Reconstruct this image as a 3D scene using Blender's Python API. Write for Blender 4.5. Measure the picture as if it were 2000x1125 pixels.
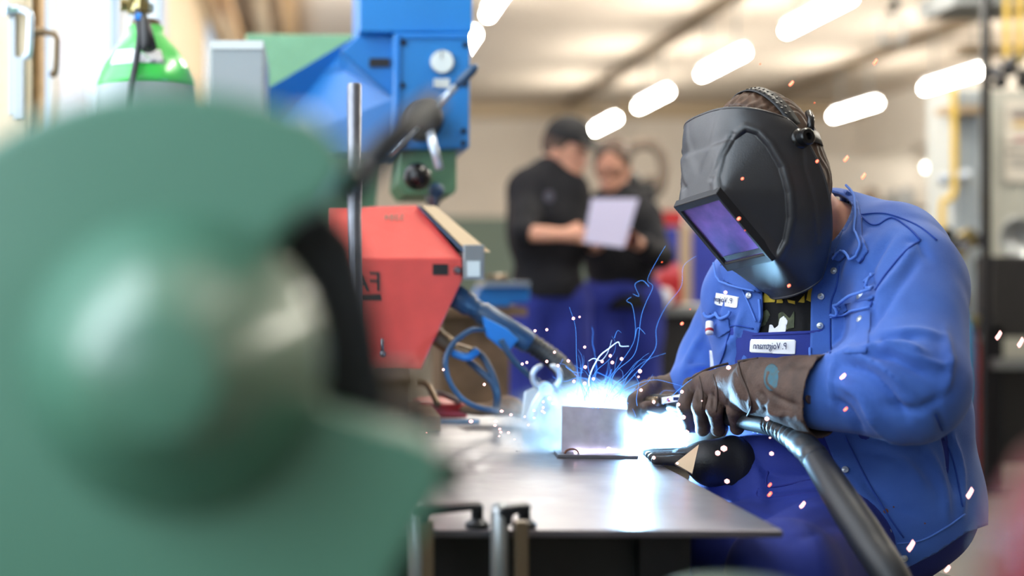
import bpy, bmesh, math, random
import numpy as np
from mathutils import Vector, Matrix
from mathutils.bvhtree import BVHTree
for o in list(bpy.data.objects): bpy.data.objects.remove(o, do_unlink=True)
scene = bpy.context.scene
COL = scene.collection
random.seed(7)
# ------------------------------------------------------------------ camera, world, light, exposure
F, VX, HY, CZ = 2777.8, 605.0, 540.0, 1.05      # focal length in px, vanishing point of the hall, eye height
cd = bpy.data.cameras.new('camera'); cam = bpy.data.objects.new('camera', cd); COL.objects.link(cam)
cam.location = (0, 0, CZ); cam.rotation_euler = (math.pi/2, 0, 0)
cd.sensor_width = 36; cd.lens = 50; cd.shift_x = (1000-VX)/2000; cd.shift_y = (HY-562.5)/2000
cd.clip_start = 0.05; cd.clip_end = 200
cd.dof.use_dof = True; cd.dof.focus_distance = 2.42; cd.dof.aperture_fstop = 1.55
scene.camera = cam
w = bpy.data.worlds.new('sky'); scene.world = w; w.use_nodes = True
bg = w.node_tree.nodes['Background']; bg.inputs[0].default_value = (0.72, 0.87, 1.0, 1); bg.inputs[1].default_value = 3.3
vs = scene.view_settings
vs.view_transform = 'Standard'; vs.look = 'None'; vs.gamma = 1; vs.use_curve_mapping = False; vs.exposure = 0.0

def P(px, py, Y): return Vector(((px-VX)*Y/F, Y, CZ+(HY-py)*Y/F))
def lin(c): c = c/255.0; return c/12.92 if c <= .04045 else ((c+.055)/1.055)**2.4

# welding arc: the one real point of light behind the work piece, and daylight from the window side
def lamp(name, kind, loc, energy, color, **kw):
    d = bpy.data.lights.new(name, kind); d.energy = energy; d.color = color
    for k, v in kw.items(): setattr(d, k, v)
    o = bpy.data.objects.new(name, d); COL.objects.link(o); o.location = loc; return o
ARC = P(1236, 858, 2.665)
arc = lamp('arc_light', 'POINT', ARC, 58, (0.32, 0.66, 1.0), shadow_soft_size=0.012)
day = lamp('window_daylight', 'AREA', (-0.90, 2.9, 2.2), 90, (0.86, 0.93, 1.0), shape='RECTANGLE', size=2.2, size_y=3.8)
day.rotation_euler = (0, math.radians(-80), 0)

front_fill = lamp('window_daylight_near', 'AREA', (-0.88, -0.4, 1.75), 20, (0.86, 0.94, 1.0), shape='RECTANGLE', size=1.6, size_y=1.6)  # unseen fill lamp, added to brighten the front of the foreground machine
front_fill.rotation_euler = (0, math.radians(-90), math.radians(20))

# ------------------------------------------------------------------ helpers
def mat(name, rgb, rough=.5, metal=0, var=.0, vs_=20, bump=0, bs=80, coat=0, emit=0, rgb2=None, stretch=None, **kw):
    m = bpy.data.materials.new(name); m.use_nodes = True
    nt = m.node_tree; b = nt.nodes['Principled BSDF']
    c = tuple(lin(x) for x in rgb)+(1,)
    b.inputs['Base Color'].default_value = c
    b.inputs['Roughness'].default_value = rough; b.inputs['Metallic'].default_value = metal
    if coat: b.inputs['Coat Weight'].default_value = coat; b.inputs['Coat Roughness'].default_value = .12
    if emit:
        b.inputs['Emission Color'].default_value = c; b.inputs['Emission Strength'].default_value = emit
    tc = nt.nodes.new('ShaderNodeTexCoord'); src = tc.outputs['Object']
    if stretch:
        mp = nt.nodes.new('ShaderNodeMapping'); mp.inputs['Scale'].default_value = stretch
        nt.links.new(src, mp.inputs['Vector']); src = mp.outputs['Vector']
    if var or rgb2:
        n = nt.nodes.new('ShaderNodeTexNoise'); n.inputs['Scale'].default_value = vs_; n.inputs['Detail'].default_value = 6
        nt.links.new(src, n.inputs['Vector'])
        r = nt.nodes.new('ShaderNodeValToRGB'); nt.links.new(n.outputs['Fac'], r.inputs['Fac'])
        c2 = tuple(lin(x) for x in rgb2)+(1,) if rgb2 else tuple(x*(1-var) for x in c[:3])+(1,)
        c1 = c if rgb2 else tuple(min(1, x*(1+var)) for x in c[:3])+(1,)
        r.color_ramp.elements[0].position = .32; r.color_ramp.elements[1].position = .68
        r.color_ramp.elements[0].color = c2; r.color_ramp.elements[1].color = c1
        nt.links.new(r.outputs['Color'], b.inputs['Base Color'])
    if bump:
        n = nt.nodes.new('ShaderNodeTexNoise'); n.inputs['Scale'].default_value = bs; n.inputs['Detail'].default_value = 4
        nt.links.new(src, n.inputs['Vector'])
        bp = nt.nodes.new('ShaderNodeBump'); bp.inputs['Strength'].default_value = bump; bp.inputs['Distance'].default_value = .002
        nt.links.new(n.outputs['Fac'], bp.inputs['Height']); nt.links.new(bp.outputs['Normal'], b.inputs['Normal'])
    for k, v in kw.items(): b.inputs[k].default_value = v
    return m

def wloc(o):
    v = Vector((0, 0, 0))
    while o is not None: v = v+o.location; o = o.parent
    return v
def tag(o, label, cat, group=None, kind=None):
    o['label'] = label; o['category'] = cat
    if group: o['group'] = group
    if kind: o['kind'] = kind
    return o
def thing(name, loc, label, cat, group=None, kind=None):
    o = bpy.data.objects.new(name, None); COL.objects.link(o); o.location = loc; o.empty_display_size = .05
    return tag(o, label, cat, group, kind)
def mk(name, V, Fc, m, parent=None, smooth=False, angle=None, label=None, org=None):
    V = np.asarray(V, float).reshape(-1, 3)
    if parent is not None: off = np.array(wloc(parent))
    elif org is not None: off = np.array(org)
    else: off = np.array([(V[:, 0].min()+V[:, 0].max())/2, (V[:, 1].min()+V[:, 1].max())/2, V[:, 2].min()])
    me = bpy.data.meshes.new(name); me.from_pydata((V-off).tolist(), [], [tuple(int(i) for i in f) for f in Fc]); me.update()
    o = bpy.data.objects.new(name, me); COL.objects.link(o)
    if parent is not None: o.parent = parent
    else: o.location = off
    if m: me.materials.append(m)
    if smooth or angle:
        me.polygons.foreach_set('use_smooth', [True]*len(me.polygons))
        if angle: me.set_sharp_from_angle(angle=math.radians(angle))
    if label: o['label'] = label
    return o
def solid(o, t, off=-1):
    md = o.modifiers.new('thick', 'SOLIDIFY'); md.thickness = t; md.offset = off; return o
def bevel(o, wd, seg=2):
    md = o.modifiers.new('round', 'BEVEL'); md.width = wd; md.segments = seg; md.limit_method = 'ANGLE'; md.angle_limit = math.radians(40); return o

class MB:
    def __init__(s): s.V = []; s.F = []
    def add(s, V, Fc):
        n = len(s.V); s.V += [tuple(v) for v in V]; s.F += [tuple(i+n for i in f) for f in Fc]; return s
    def box(s, x0, x1, y0, y1, z0, z1):
        return s.add([(x0,y0,z0),(x1,y0,z0),(x1,y1,z0),(x0,y1,z0),(x0,y0,z1),(x1,y0,z1),(x1,y1,z1),(x0,y1,z1)],
            [(0,3,2,1),(4,5,6,7),(0,1,5,4),(1,2,6,5),(2,3,7,6),(3,0,4,7)])
    def tube(s, pts, r, n=12, cap=True, closed=False):
        pts = [Vector(p) for p in pts]; m = len(pts)
        rr = list(r) if hasattr(r, '__len__') else [r]*m
        up = None; rings = []
        for i, p in enumerate(pts):
            if closed: t = pts[(i+1) % m]-pts[i-1]
            else: t = pts[min(i+1, m-1)]-pts[max(i-1, 0)]
            t.normalize()
            if up is None: up = t.orthogonal().normalized()
            up = (up-t*up.dot(t)).normalized(); b = t.cross(up)
            rings.append([p+(up*math.cos(2*math.pi*k/n)+b*math.sin(2*math.pi*k/n))*rr[i] for k in range(n)])
        V = [v for g in rings for v in g]; Fc = []
        for i in range(m if closed else m-1):
            a = i*n; c = ((i+1) % m)*n
            for k in range(n): Fc.append((a+k, a+(k+1) % n, c+(k+1) % n, c+k))
        if cap and not closed:
            Fc.append(tuple(range(n-1, -1, -1))); Fc.append(tuple((m-1)*n+k for k in range(n)))
        return s.add(V, Fc)
    def lathe(s, c, axis, prof, n=32):      # prof: (distance along axis, radius)
        a = Vector(axis).normalized(); u = a.orthogonal().normalized(); v = a.cross(u); c = Vector(c)
        V = []; Fc = []
        for h, r in prof:
            V += [c+a*h+(u*math.cos(2*math.pi*k/n)+v*math.sin(2*math.pi*k/n))*max(r, 1e-5) for k in range(n)]
        for i in range(len(prof)-1):
            for k in range(n): Fc.append((i*n+k, i*n+(k+1) % n, (i+1)*n+(k+1) % n, (i+1)*n+k))
        Fc.append(tuple(range(n-1, -1, -1))); Fc.append(tuple((len(prof)-1)*n+k for k in range(n)))
        return s.add(V, Fc)
    def prism(s, poly, Y0, Y1, Yp=None):    # outline given in picture units at distance Yp, real thickness Y0..Y1
        Yp = Yp or Y0; n = len(poly)
        A = [P(x, y, Yp) for x, y in poly]
        V = [(p.x, Y0, p.z) for p in A]+[(p.x, Y1, p.z) for p in A]
        Fc = [tuple(range(n)), tuple(range(2*n-1, n-1, -1))]+[(i, i+n, (i+1) % n+n, (i+1) % n) for i in range(n)]
        return s.add(V, Fc)
    def ball(s, c, r, n=12):
        c = Vector(c); prof = [(-math.cos(math.pi*i/n)*r, math.sin(math.pi*i/n)*r) for i in range(n+1)]
        return s.lathe(c, (0, 0, 1), prof, n*2)
    def build(s, name, m, parent=None, smooth=False, angle=None, bev=0, label=None):
        bm = bmesh.new(); vs = [bm.verts.new(v) for v in s.V]
        for f in s.F:
            try: bm.faces.new([vs[i] for i in f])
            except ValueError: pass
        bmesh.ops.recalc_face_normals(bm, faces=bm.faces)
        bm.verts.index_update()
        V = [v.co[:] for v in bm.verts]; Fc = [[v.index for v in f.verts] for f in bm.faces]; bm.free()
        o = mk(name, V, Fc, m, parent, smooth, angle, label)
        if bev: bevel(o, bev)
        return o
def cr(pts, k=8, closed=False):             # Catmull-Rom through points
    pts = [Vector(p) for p in pts]; n = len(pts); out = []
    for i in range(n if closed else n-1):
        if closed: a, b, c, d = pts[i-1], pts[i], pts[(i+1) % n], pts[(i+2) % n]
        else: a, b, c, d = pts[max(i-1, 0)], pts[i], pts[i+1], pts[min(i+2, n-1)]
        for j in range(k):
            t = j/k
            out.append(.5*((2*b)+(c-a)*t+(2*a-5*b+4*c-d)*t*t+(3*b-a-3*c+d)*t**3))
    if not closed: out.append(pts[-1])
    return out

# ---- signed distance modelling (numpy): smooth bodies, cloth and gloves come out as one continuous surface each
def nv(v): return np.array(v, float)
def cap(a, b, ra, rb, flat=None, k=1.):
    a = nv(a); b = nv(b); ab = b-a; L = float(ab@ab)+1e-12
    def f(p):
        t = np.clip(((p-a)@ab)/L, 0, 1); d = p-a-t[:, None]*ab
        if flat is not None:
            n = nv(flat)/np.linalg.norm(flat); d = d+(k-1)*(d@n)[:, None]*n
        return np.sqrt((d*d).sum(1))-(ra+t*(rb-ra))
    return f
def ell(c, r, R=None):
    c = nv(c); r = nv(r); M = np.eye(3) if R is None else np.array(R)   # rows of R are the local axes
    def f(p):
        q = (p-c)@M.T; k0 = np.sqrt(((q/r)**2).sum(1)); k1 = np.sqrt(((q/r**2)**2).sum(1))+1e-9
        return k0*(k0-1)/k1
    return f
def smin(a, b, k):
    h = np.clip(.5+.5*(b-a)/k, 0, 1); return b*(1-h)+a*h-k*h*(1-h)
def union(items):                            # [(f, k)...]
    def f(p):
        d = items[0][0](p)
        for g, k in items[1:]: d = smin(d, g(p), k)
        return d
    return f
def infl(f, e): return lambda p: f(p)-e
def yaw(deg, pitch=0):
    a = math.radians(deg); c, s = math.cos(a), math.sin(a)
    Rz = np.array([[c, s, 0], [-s, c, 0], [0, 0, 1.]])
    b = math.radians(pitch); c, s = math.cos(b), math.sin(b)
    return np.array([[1, 0, 0], [0, c, s], [0, -s, c.real if 0 else c]])@Rz
def surfnet(f, lo, hi, h):
    ax = [np.arange(l, u+h, h) for l, u in zip(lo, hi)]; n = [len(a) for a in ax]
    G = np.stack(np.meshgrid(*ax, indexing='ij'), -1).reshape(-1, 3)
    val = np.concatenate([f(G[i:i+200000]) for i in range(0, len(G), 200000)]).reshape(n)
    ins = val < 0
    C = [(i, j, k) for i in (0, 1) for j in (0, 1) for k in (0, 1)]
    sl = lambda A, c: A[c[0]:n[0]-1+c[0], c[1]:n[1]-1+c[1], c[2]:n[2]-1+c[2]]
    s = sum(sl(ins, c).astype(np.int8) for c in C); act = (s > 0) & (s < 8)
    I = np.argwhere(act); idx = -np.ones(act.shape, int); idx[act] = np.arange(len(I))
    cv = {c: sl(val, c)[act] for c in C}
    acc = np.zeros((len(I), 3)); cnt = np.zeros(len(I))
    for c in C:
        for a in range(3):
            if c[a] == 0:
                e = list(c); e[a] = 1; e = tuple(e)
                v0, v1 = cv[c], cv[e]; x = (v0 < 0) != (v1 < 0)
                t = np.where(x, v0/(v0-v1+1e-20), 0)
                p = np.tile(np.array(c, float), (len(I), 1)); p[:, a] += t
                acc[x] += p[x]; cnt[x] += 1
    V = (I+acc/cnt[:, None])*h+np.array([a[0] for a in ax])
    Q = []
    for a in range(3):
        b, c = (a+1) % 3, (a+2) % 3
        s0 = [slice(None)]*3; s1 = [slice(None)]*3
        s0[a] = slice(0, n[a]-1); s1[a] = slice(1, n[a])
        A, B = ins[tuple(s0)], ins[tuple(s1)]
        E = np.argwhere(A != B); E = E[(E[:, b] > 0) & (E[:, c] > 0) & (E[:, b] < n[b]-1) & (E[:, c] < n[c]-1)]
        flip = B[tuple(E.T)]
        def g(db, dc):
            q = E.copy(); q[:, b] -= db; q[:, c] -= dc; return idx[tuple(q.T)]
        q = np.stack([g(1, 1), g(0, 1), g(0, 0), g(1, 0)], 1)
        q[flip] = q[flip][:, ::-1]; Q.append(q)
    Q = np.concatenate(Q); return V, Q[(Q >= 0).all(1)]
def vnormals(V, Q):
    d1 = V[Q[:, 2]]-V[Q[:, 0]]; d2 = V[Q[:, -1]]-V[Q[:, 1]]; n = np.cross(d1, d2); N = np.zeros_like(V)
    for k in range(Q.shape[1]): np.add.at(N, Q[:, k], n)
    return N/(np.linalg.norm(N, axis=1)[:, None]+1e-12)
def smoothv(V, Q, it=2, lam=.5):
    e = np.concatenate([Q[:, [k, (k+1) % Q.shape[1]]] for k in range(Q.shape[1])]); e = np.concatenate([e, e[:, ::-1]])
    deg = np.bincount(e[:, 0], minlength=len(V))[:, None]+1e-9
    for _ in range(it):
        S = np.zeros_like(V); np.add.at(S, e[:, 0], V[e[:, 1]]); V = V+lam*(S/deg-V)
    return V
def pix(V): return np.stack([VX+V[:, 0]*F/V[:, 1], HY-(V[:, 2]-CZ)*F/V[:, 1]], 1)
def segd(p, pl):                             # distance of points to a polyline, in the units given
    d = np.full(len(p), 1e9); pl = np.asarray(pl, float)
    for a, b in zip(pl[:-1], pl[1:]):
        ab = b-a; t = np.clip(((p-a)@ab)/(ab@ab+1e-12), 0, 1)
        d = np.minimum(d, np.linalg.norm(p-a-t[:, None]*ab, axis=1))
    return d
def sdpoly(p, poly):                         # negative inside
    poly = np.asarray(poly, float); d = segd(p, np.vstack([poly, poly[:1]])); ins = np.zeros(len(p), bool)
    x, y = p[:, 0], p[:, 1]
    for (x0, y0), (x1, y1) in zip(poly, np.roll(poly, -1, 0)):
        c = ((y0 > y) != (y1 > y)) & (x < (x1-x0)*(y-y0)/(y1-y0+1e-12)+x0); ins ^= c
    return np.where(ins, -d, d)
def clipm(V, Q, fld):                        # keep where fld >= 0, cut cleanly at 0
    V = [tuple(v) for v in V]; fld = list(fld); out = []; cache = {}
    T = []
    for q in Q:
        s = [fld[i] >= 0 for i in q]
        if all(s): out.append(tuple(q)); continue
        if not any(s): continue
        new = []
        m = len(q)
        for k in range(m):
            i, j = int(q[k]), int(q[(k+1) % m])
            if fld[i] >= 0: new.append(i)
            if (fld[i] >= 0) != (fld[j] >= 0):
                key = (min(i, j), max(i, j))
                if key not in cache:
                    t = fld[i]/(fld[i]-fld[j]); cache[key] = len(V)
                    V.append(tuple(V[i][c]+t*(V[j][c]-V[i][c]) for c in range(len(V[i]))))
                new.append(cache[key])
        if len(new) >= 3: out.append(tuple(new))
    used = sorted({i for f in out for i in f}); mp = {i: k for k, i in enumerate(used)}
    return np.array([V[i] for i in used]), [tuple(mp[i] for i in f) for f in out]
def fold(V, Q, folds, noise=()):
    N = vnormals(V, Q); px = pix(V); view = V-np.array([0, 0, CZ]); view /= np.linalg.norm(view, axis=1)[:, None]
    face = np.clip(-(N*view).sum(1)*2.2, 0, 1); D = np.zeros(len(V))
    for pl, wd, amp in folds:
        pl = np.array([tuple(v)[:2] for v in cr([(a, b, 0) for a, b in pl], 6)])
        L = np.linalg.norm(pl-pl[0], axis=1).max()+1; d = segd(px, pl)
        ends = np.clip(np.minimum(np.linalg.norm(px-pl[0], axis=1), np.linalg.norm(px-pl[-1], axis=1))/(.3*L)+.25, 0, 1)
        D += amp*np.exp(-(d/wd)**2)*ends*face
    for fr, amp in noise:
        q = V*fr; D += amp*(np.sin(q[:, 0]+1.7*np.sin(q[:, 2]*.6))*np.sin(q[:, 1]*1.1+2*np.sin(q[:, 0]*.5))+.6*np.sin(q[:, 2]*1.3+1.5*np.sin(q[:, 1])))
    return V+N*D[:, None]
def bvh(V, Q): return BVHTree.FromPolygons([tuple(v) for v in V], [tuple(int(i) for i in f) for f in Q])
def drape(pts, tree, off, dflt=2.4):         # rays from the eye place seams, badges and studs on the real cloth surface
    eye = Vector((0, 0, CZ)); out = []; last = None; miss = []
    for x, y in pts:
        d = P(x, y, 1)-eye; d.normalize(); hit = tree.ray_cast(eye, d)
        if hit[0] is not None:
            n = hit[1] if hit[1].dot(d) < 0 else -hit[1]
            out.append(hit[0]+n*off); last = hit[0].y
        else: out.append(None); miss.append((len(out)-1, x, y))
    ys = [v.y for v in out if v is not None]
    for i, x, y in miss:
        best = min(((abs(pts[j][0]-x)+abs(pts[j][1]-y), out[j].y) for j in range(0, len(pts), max(1, len(pts)//200)) if out[j] is not None), default=(0, dflt))
        out[i] = P(x, y, best[1])
    return out
def patch(name, poly, tree, off, th, m, parent, step=4, curve=True, sm=3, label=None):
    a = np.array(poly, float); lo = a.min(0)-step; hi = a.max(0)+step
    xs = np.arange(lo[0], hi[0]+step, step); ys = np.arange(lo[1], hi[1]+step, step)
    G = np.array([(x, y) for x in xs for y in ys]); ny = len(ys)
    Q = [(i*ny+j, i*ny+j+1, (i+1)*ny+j+1, (i+1)*ny+j) for i in range(len(xs)-1) for j in range(ny-1)]
    V, Fc = clipm(G, Q, -sdpoly(G, poly))
    D = np.array([tuple(v) for v in drape(V.tolist(), tree, 0)])
    if sm:                                    # smooth the distance only, so the outline keeps its shape
        Y = D[:, 1].copy(); e = np.array([(f[k], f[(k+1) % len(f)]) for f in Fc for k in range(len(f))]); e = np.concatenate([e, e[:, ::-1]])
        deg = np.bincount(e[:, 0], minlength=len(Y))+1e-9
        for _ in range(sm):
            S = np.zeros(len(Y)); np.add.at(S, e[:, 0], Y[e[:, 1]]); Y = Y+.6*(S/deg-Y)
        D = np.array([tuple(P(x, y, yy)) for (x, y), yy in zip(V, Y)])
    D[:, 1] -= off; D = np.array([tuple(v) for v in D])
    o = mk(name, D, [f[::-1] for f in Fc], m, parent, smooth=True, label=label); solid(o, th, 0)
    return o
def seam(name, pl, tree, r, m, parent, off=.001, k=5, label=None):
    pl = [tuple(v)[:2] for v in cr([(a, b, 0) for a, b in pl], k)]
    return MB().tube(drape(pl, tree, off), r, 6).build(name, m, parent, smooth=True, label=label)
def studm(tree, x, y, r=.0055):
    p = drape([(x, y), (x+3, y), (x, y+3)], tree, .0); n = (p[2]-p[0]).cross(p[1]-p[0]).normalized()
    if n.y > 0: n = -n
    return MB().lathe(p[0]-n*.001, n, [(0, r), (.0025, r), (.0035, r*.8), (.0028, r*.45), (.0040, r*.35), (.0042, 0)], 16)
def text2d(s, mirror=True):
    c = bpy.data.curves.new('t', 'FONT'); c.body = s; c.align_x = 'CENTER'; c.align_y = 'CENTER'; c.resolution_u = 3
    o = bpy.data.objects.new('t', c); COL.objects.link(o); bpy.context.view_layer.update()
    me = o.to_mesh(); V = np.array([v.co[:2] for v in me.vertices]); Fc = [tuple(p.vertices) for p in me.polygons]
    o.to_mesh_clear(); bpy.data.objects.remove(o)
    c0 = (V.min(0)+V.max(0))/2; V = (V-c0)/(V[:, 1].max()-V[:, 1].min())
    if mirror: V[:, 0] *= -1
    return V, Fc
def writing(name, s, c, size, m, parent, tree=None, Y=None, off=.0015, rot=0, bold=0, wd=None, label=None):
    V, Fc = text2d(s)
    if wd: V[:, 0] *= wd/(V[:, 0].max()-V[:, 0].min())/size
    a = math.radians(rot); x = c[0]+size*(V[:, 0]*math.cos(a)+V[:, 1]*math.sin(a)); y = c[1]+size*(V[:, 0]*math.sin(a)-V[:, 1]*math.cos(a))
    pts = list(zip(x, y)); D = drape(pts, tree, off) if tree else [P(a, b, Y) for a, b in pts]
    return solid(mk(name, [tuple(v) for v in D], Fc, m, parent, label=label), .0006+bold, 0)
def struct(o): o['kind'] = 'structure'; return o
FUME_D = 22.0
# ------------------------------------------------------------------ materials
M = {}
def DM(k, *a, **kw): M[k] = mat(k, *a, **kw)
DM('ceiling', (216, 202, 188), .9, var=.04, vs_=.8); DM('wall', (234, 226, 216), .9, var=.04, vs_=1.2); DM('dado', (124, 142, 134), .8)
DM('floor', (96, 92, 86), .35, var=.15, vs_=1.5, bump=.1, bs=30)
DM('frame_paint', (196, 176, 146), .5, var=.05); DM('wood', (196, 158, 112), .6, var=.15, vs_=6, stretch=(4, .4, 4)); DM('steelgrey', (150, 155, 158), .35, .7)
DM('handle', (186, 198, 212), .3, .6); DM('darkmetal', (38, 40, 44), .35, .6, var=.2); DM('brown_metal', (120, 104, 84), .35, .7)
DM('steel', (124, 126, 134), .36, .85, var=.15, vs_=30, bump=.15, bs=200)
DM('machine_green', (88, 138, 116), .42, coat=.12, var=.05, vs_=6); DM('pale_green', (118, 168, 132), .45, var=.06)
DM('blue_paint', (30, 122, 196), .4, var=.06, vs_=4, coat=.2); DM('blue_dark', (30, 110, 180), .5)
DM('red_paint', (208, 68, 62), .42, var=.1, vs_=12, coat=.9, bump=.05); DM('black', (16, 17, 19), .5); DM('black_gloss', (12, 13, 16), .25)
DM('white', (232, 234, 236), .5); DM('cyl_green', (52, 190, 76), .28, coat=.4); DM('cyl_grey', (150, 158, 160), .4); DM('brass', (164, 150, 104), .3, .9)
DM('rubber', (24, 28, 34), .5, bump=.1); DM('rubber_blue', (34, 70, 104), .4); DM('bright_blue', (26, 120, 205), .4)
DM('mask', (25, 27, 33), .42, bump=.12, bs=500, var=.15, vs_=40); DM('mask_band', (18, 20, 24), .45)
DM('denim', (48, 86, 166), .85, bump=.35, bs=700, vs_=9, rgb2=(60, 102, 184)); DM('denim_seam', (26, 64, 150), .85); DM('denim_edge', (80, 122, 208), .85)
M['denim'].node_tree.nodes['Principled BSDF'].inputs['Sheen Weight'].default_value = .12
DM('bib', (28, 46, 132), .8, bump=.25, bs=700, var=.08); DM('bib_seam', (18, 32, 120), .8)
DM('shirt', (12, 12, 15), .9, bump=.2, bs=500); DM('print_yellow', (196, 168, 52), .8); DM('print_camo', (92, 98, 70), .8, rgb2=(52, 60, 44), vs_=60)
DM('badge', (236, 238, 244), .7); DM('ink', (24, 34, 84), .7); DM('skin', (210, 156, 132), .5, var=.06, vs_=30, **{'Subsurface Weight': .12}); DM('hair', (74, 52, 38), .55, var=.4, vs_=120, stretch=(1, 1, .2))
DM('skin2', (212, 158, 136), .5); DM('leather', (86, 66, 56), .72, rgb2=(60, 46, 40), vs_=28, bump=.5, bs=260); DM('leather_seam', (60, 45, 38), .7); DM('black_leather', (22, 22, 26), .6, bump=.3, bs=260); DM('stamp', (30, 96, 118), .7, rgb2=(60, 84, 90), vs_=120)
DM('sweater', (9, 10, 20), .9); DM('sweater_print', (70, 70, 84), .8); DM('trousers', (40, 54, 150), .85, var=.1); DM('cap', (20, 20, 24), .8); DM('paper', (176, 174, 206), .7); DM('plastic_glass', (40, 30, 30), .3)
DM('shoe', (24, 22, 22), .5); DM('work_steel', (196, 192, 204), .5, .25, var=.1, vs_=60, bump=.1, bs=300); DM('rust', (104, 62, 44), .8)
DM('yellow', (226, 190, 76), .5); DM('notice', (222, 216, 206), .7); DM('cabinet', (186, 188, 180), .5, var=.05, vs_=2); DM('panel_white', (206, 212, 210), .5); DM('charcoal', (30, 29, 30), .6, var=.2)
DM('red', (170, 34, 44), .4); DM('pink', (196, 80, 96), .5); DM('brown', (120, 96, 76), .8, var=.3, vs_=14); DM('tan', (190, 168, 138), .8); DM('clutter', (116, 102, 90), .7, var=.3, vs_=12)
DM('maroon', (120, 24, 40), .4); DM('cylblue', (40, 120, 170), .4); DM('cylred', (150, 40, 40), .4); DM('gauge_face', (216, 226, 226), .3); DM('drill_green', (92, 134, 100), .45); DM('tube', (255, 250, 236), .5, emit=104); DM('tube_dim', (255, 250, 236), .5, emit=22)
DM('bead', (235, 225, 255), .3, emit=7); DM('ember', (255, 110, 80), .5, emit=4); DM('ember_dim', (235, 84, 40), .5, emit=1.6); DM('ember_hot', (255, 182, 176), .5, emit=4)
DM('brick', (182, 128, 118), .9)
# table plate: scratched bright steel
m = mat('table_plate', (112, 110, 118), .24, .85, var=.16, vs_=5, bump=.06, bs=60, stretch=(1, .35, 1)); M['table_plate'] = m
nt = m.node_tree; n = nt.nodes.new('ShaderNodeTexNoise'); n.inputs['Scale'].default_value = 9; n.inputs['Detail'].default_value = 8
r = nt.nodes.new('ShaderNodeMapRange'); r.inputs['To Min'].default_value = .20; r.inputs['To Max'].default_value = .46
nt.links.new(nt.nodes['Texture Coordinate'].outputs['Object'], n.inputs['Vector']); nt.links.new(n.outputs['Fac'], r.inputs['Value']); nt.links.new(r.outputs['Result'], nt.nodes['Principled BSDF'].inputs['Roughness'])
# brick wall outside
nt = M['brick'].node_tree; bk = nt.nodes.new('ShaderNodeTexBrick'); bk.inputs['Scale'].default_value = 1.6
bk.inputs['Color1'].default_value = (.80, .62, .60, 1); bk.inputs['Color2'].default_value = (.78, .68, .68, 1); bk.inputs['Mortar'].default_value = (.85, .86, .9, 1)
nt.links.new(nt.nodes['Texture Coordinate'].outputs['Object'], bk.inputs['Vector'])
mp = nt.nodes.new('ShaderNodeMapping'); mp.inputs['Rotation'].default_value = (math.pi/2, 0, math.pi/2)
nt.links.new(nt.nodes['Texture Coordinate'].outputs['Object'], mp.inputs['Vector']); nt.links.new(mp.outputs['Vector'], bk.inputs['Vector']); nt.links.new(bk.outputs['Color'], nt.nodes['Principled BSDF'].inputs['Base Color'])
# window glass
g = bpy.data.materials.new('pane_glass'); g.use_nodes = True; nt = g.node_tree; nt.nodes.clear()
ou = nt.nodes.new('ShaderNodeOutputMaterial'); mx = nt.nodes.new('ShaderNodeMixShader'); tr = nt.nodes.new('ShaderNodeBsdfTransparent'); gl = nt.nodes.new('ShaderNodeBsdfGlossy'); fr = nt.nodes.new('ShaderNodeFresnel')
gl.inputs['Roughness'].default_value = .03; fr.inputs['IOR'].default_value = 1.45
nt.links.new(fr.outputs[0], mx.inputs[0]); nt.links.new(tr.outputs[0], mx.inputs[1]); nt.links.new(gl.outputs[0], mx.inputs[2]); nt.links.new(mx.outputs[0], ou.inputs[0]); M['glass'] = g
# auto darkening filter glass of the mask: purple mirror coating with smudges
m = mat('filter_glass', (150, 112, 200), .3, .7, rgb2=(78, 76, 132), vs_=18, coat=.15)
M['mask'].node_tree.nodes['Principled BSDF'].inputs['Specular IOR Level'].default_value = .85; M['filter'] = m

# ------------------------------------------------------------------ the hall
HC = 2.88+CZ; HBK = 24.0; XL = -0.95; XR = 14.0
def sbox(name, x0, x1, y0, y1, z0, z1, m): return struct(MB().box(x0, x1, y0, y1, z0, z1).build(name, M[m]))
sbox('floor', -1.2, XR, -5, HBK+.2, -.2, 0, 'floor')
sbox('ceiling', -1.2, 9.3, -5, HBK+.2, HC, HC+.2, 'ceiling')
sbox('ceiling_side', 9.3, XR, -5, HBK+.2, 3.7, 3.9, 'ceiling')
sbox('trim_1', 9.18, 9.30, -5, HBK, 3.04, HC, 'wall')
sbox('wall_back', -1.2, XR, HBK, HBK+.2, 2.05, HC+.1, 'wall'); sbox('trim_2', -.9, XR, HBK-.02, HBK+.1, .0, 2.05, 'dado')
sbox('wall_front', -1.2, XR, -5.2, -5, 0, HC, 'wall'); sbox('wall_right', XR, XR+.2, -5, HBK, 0, 3.7, 'wall')
sbox('trim_3', -.9, 9.2, HBK-.5, HBK, HC-.22, HC-.02, 'frame_paint')
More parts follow.
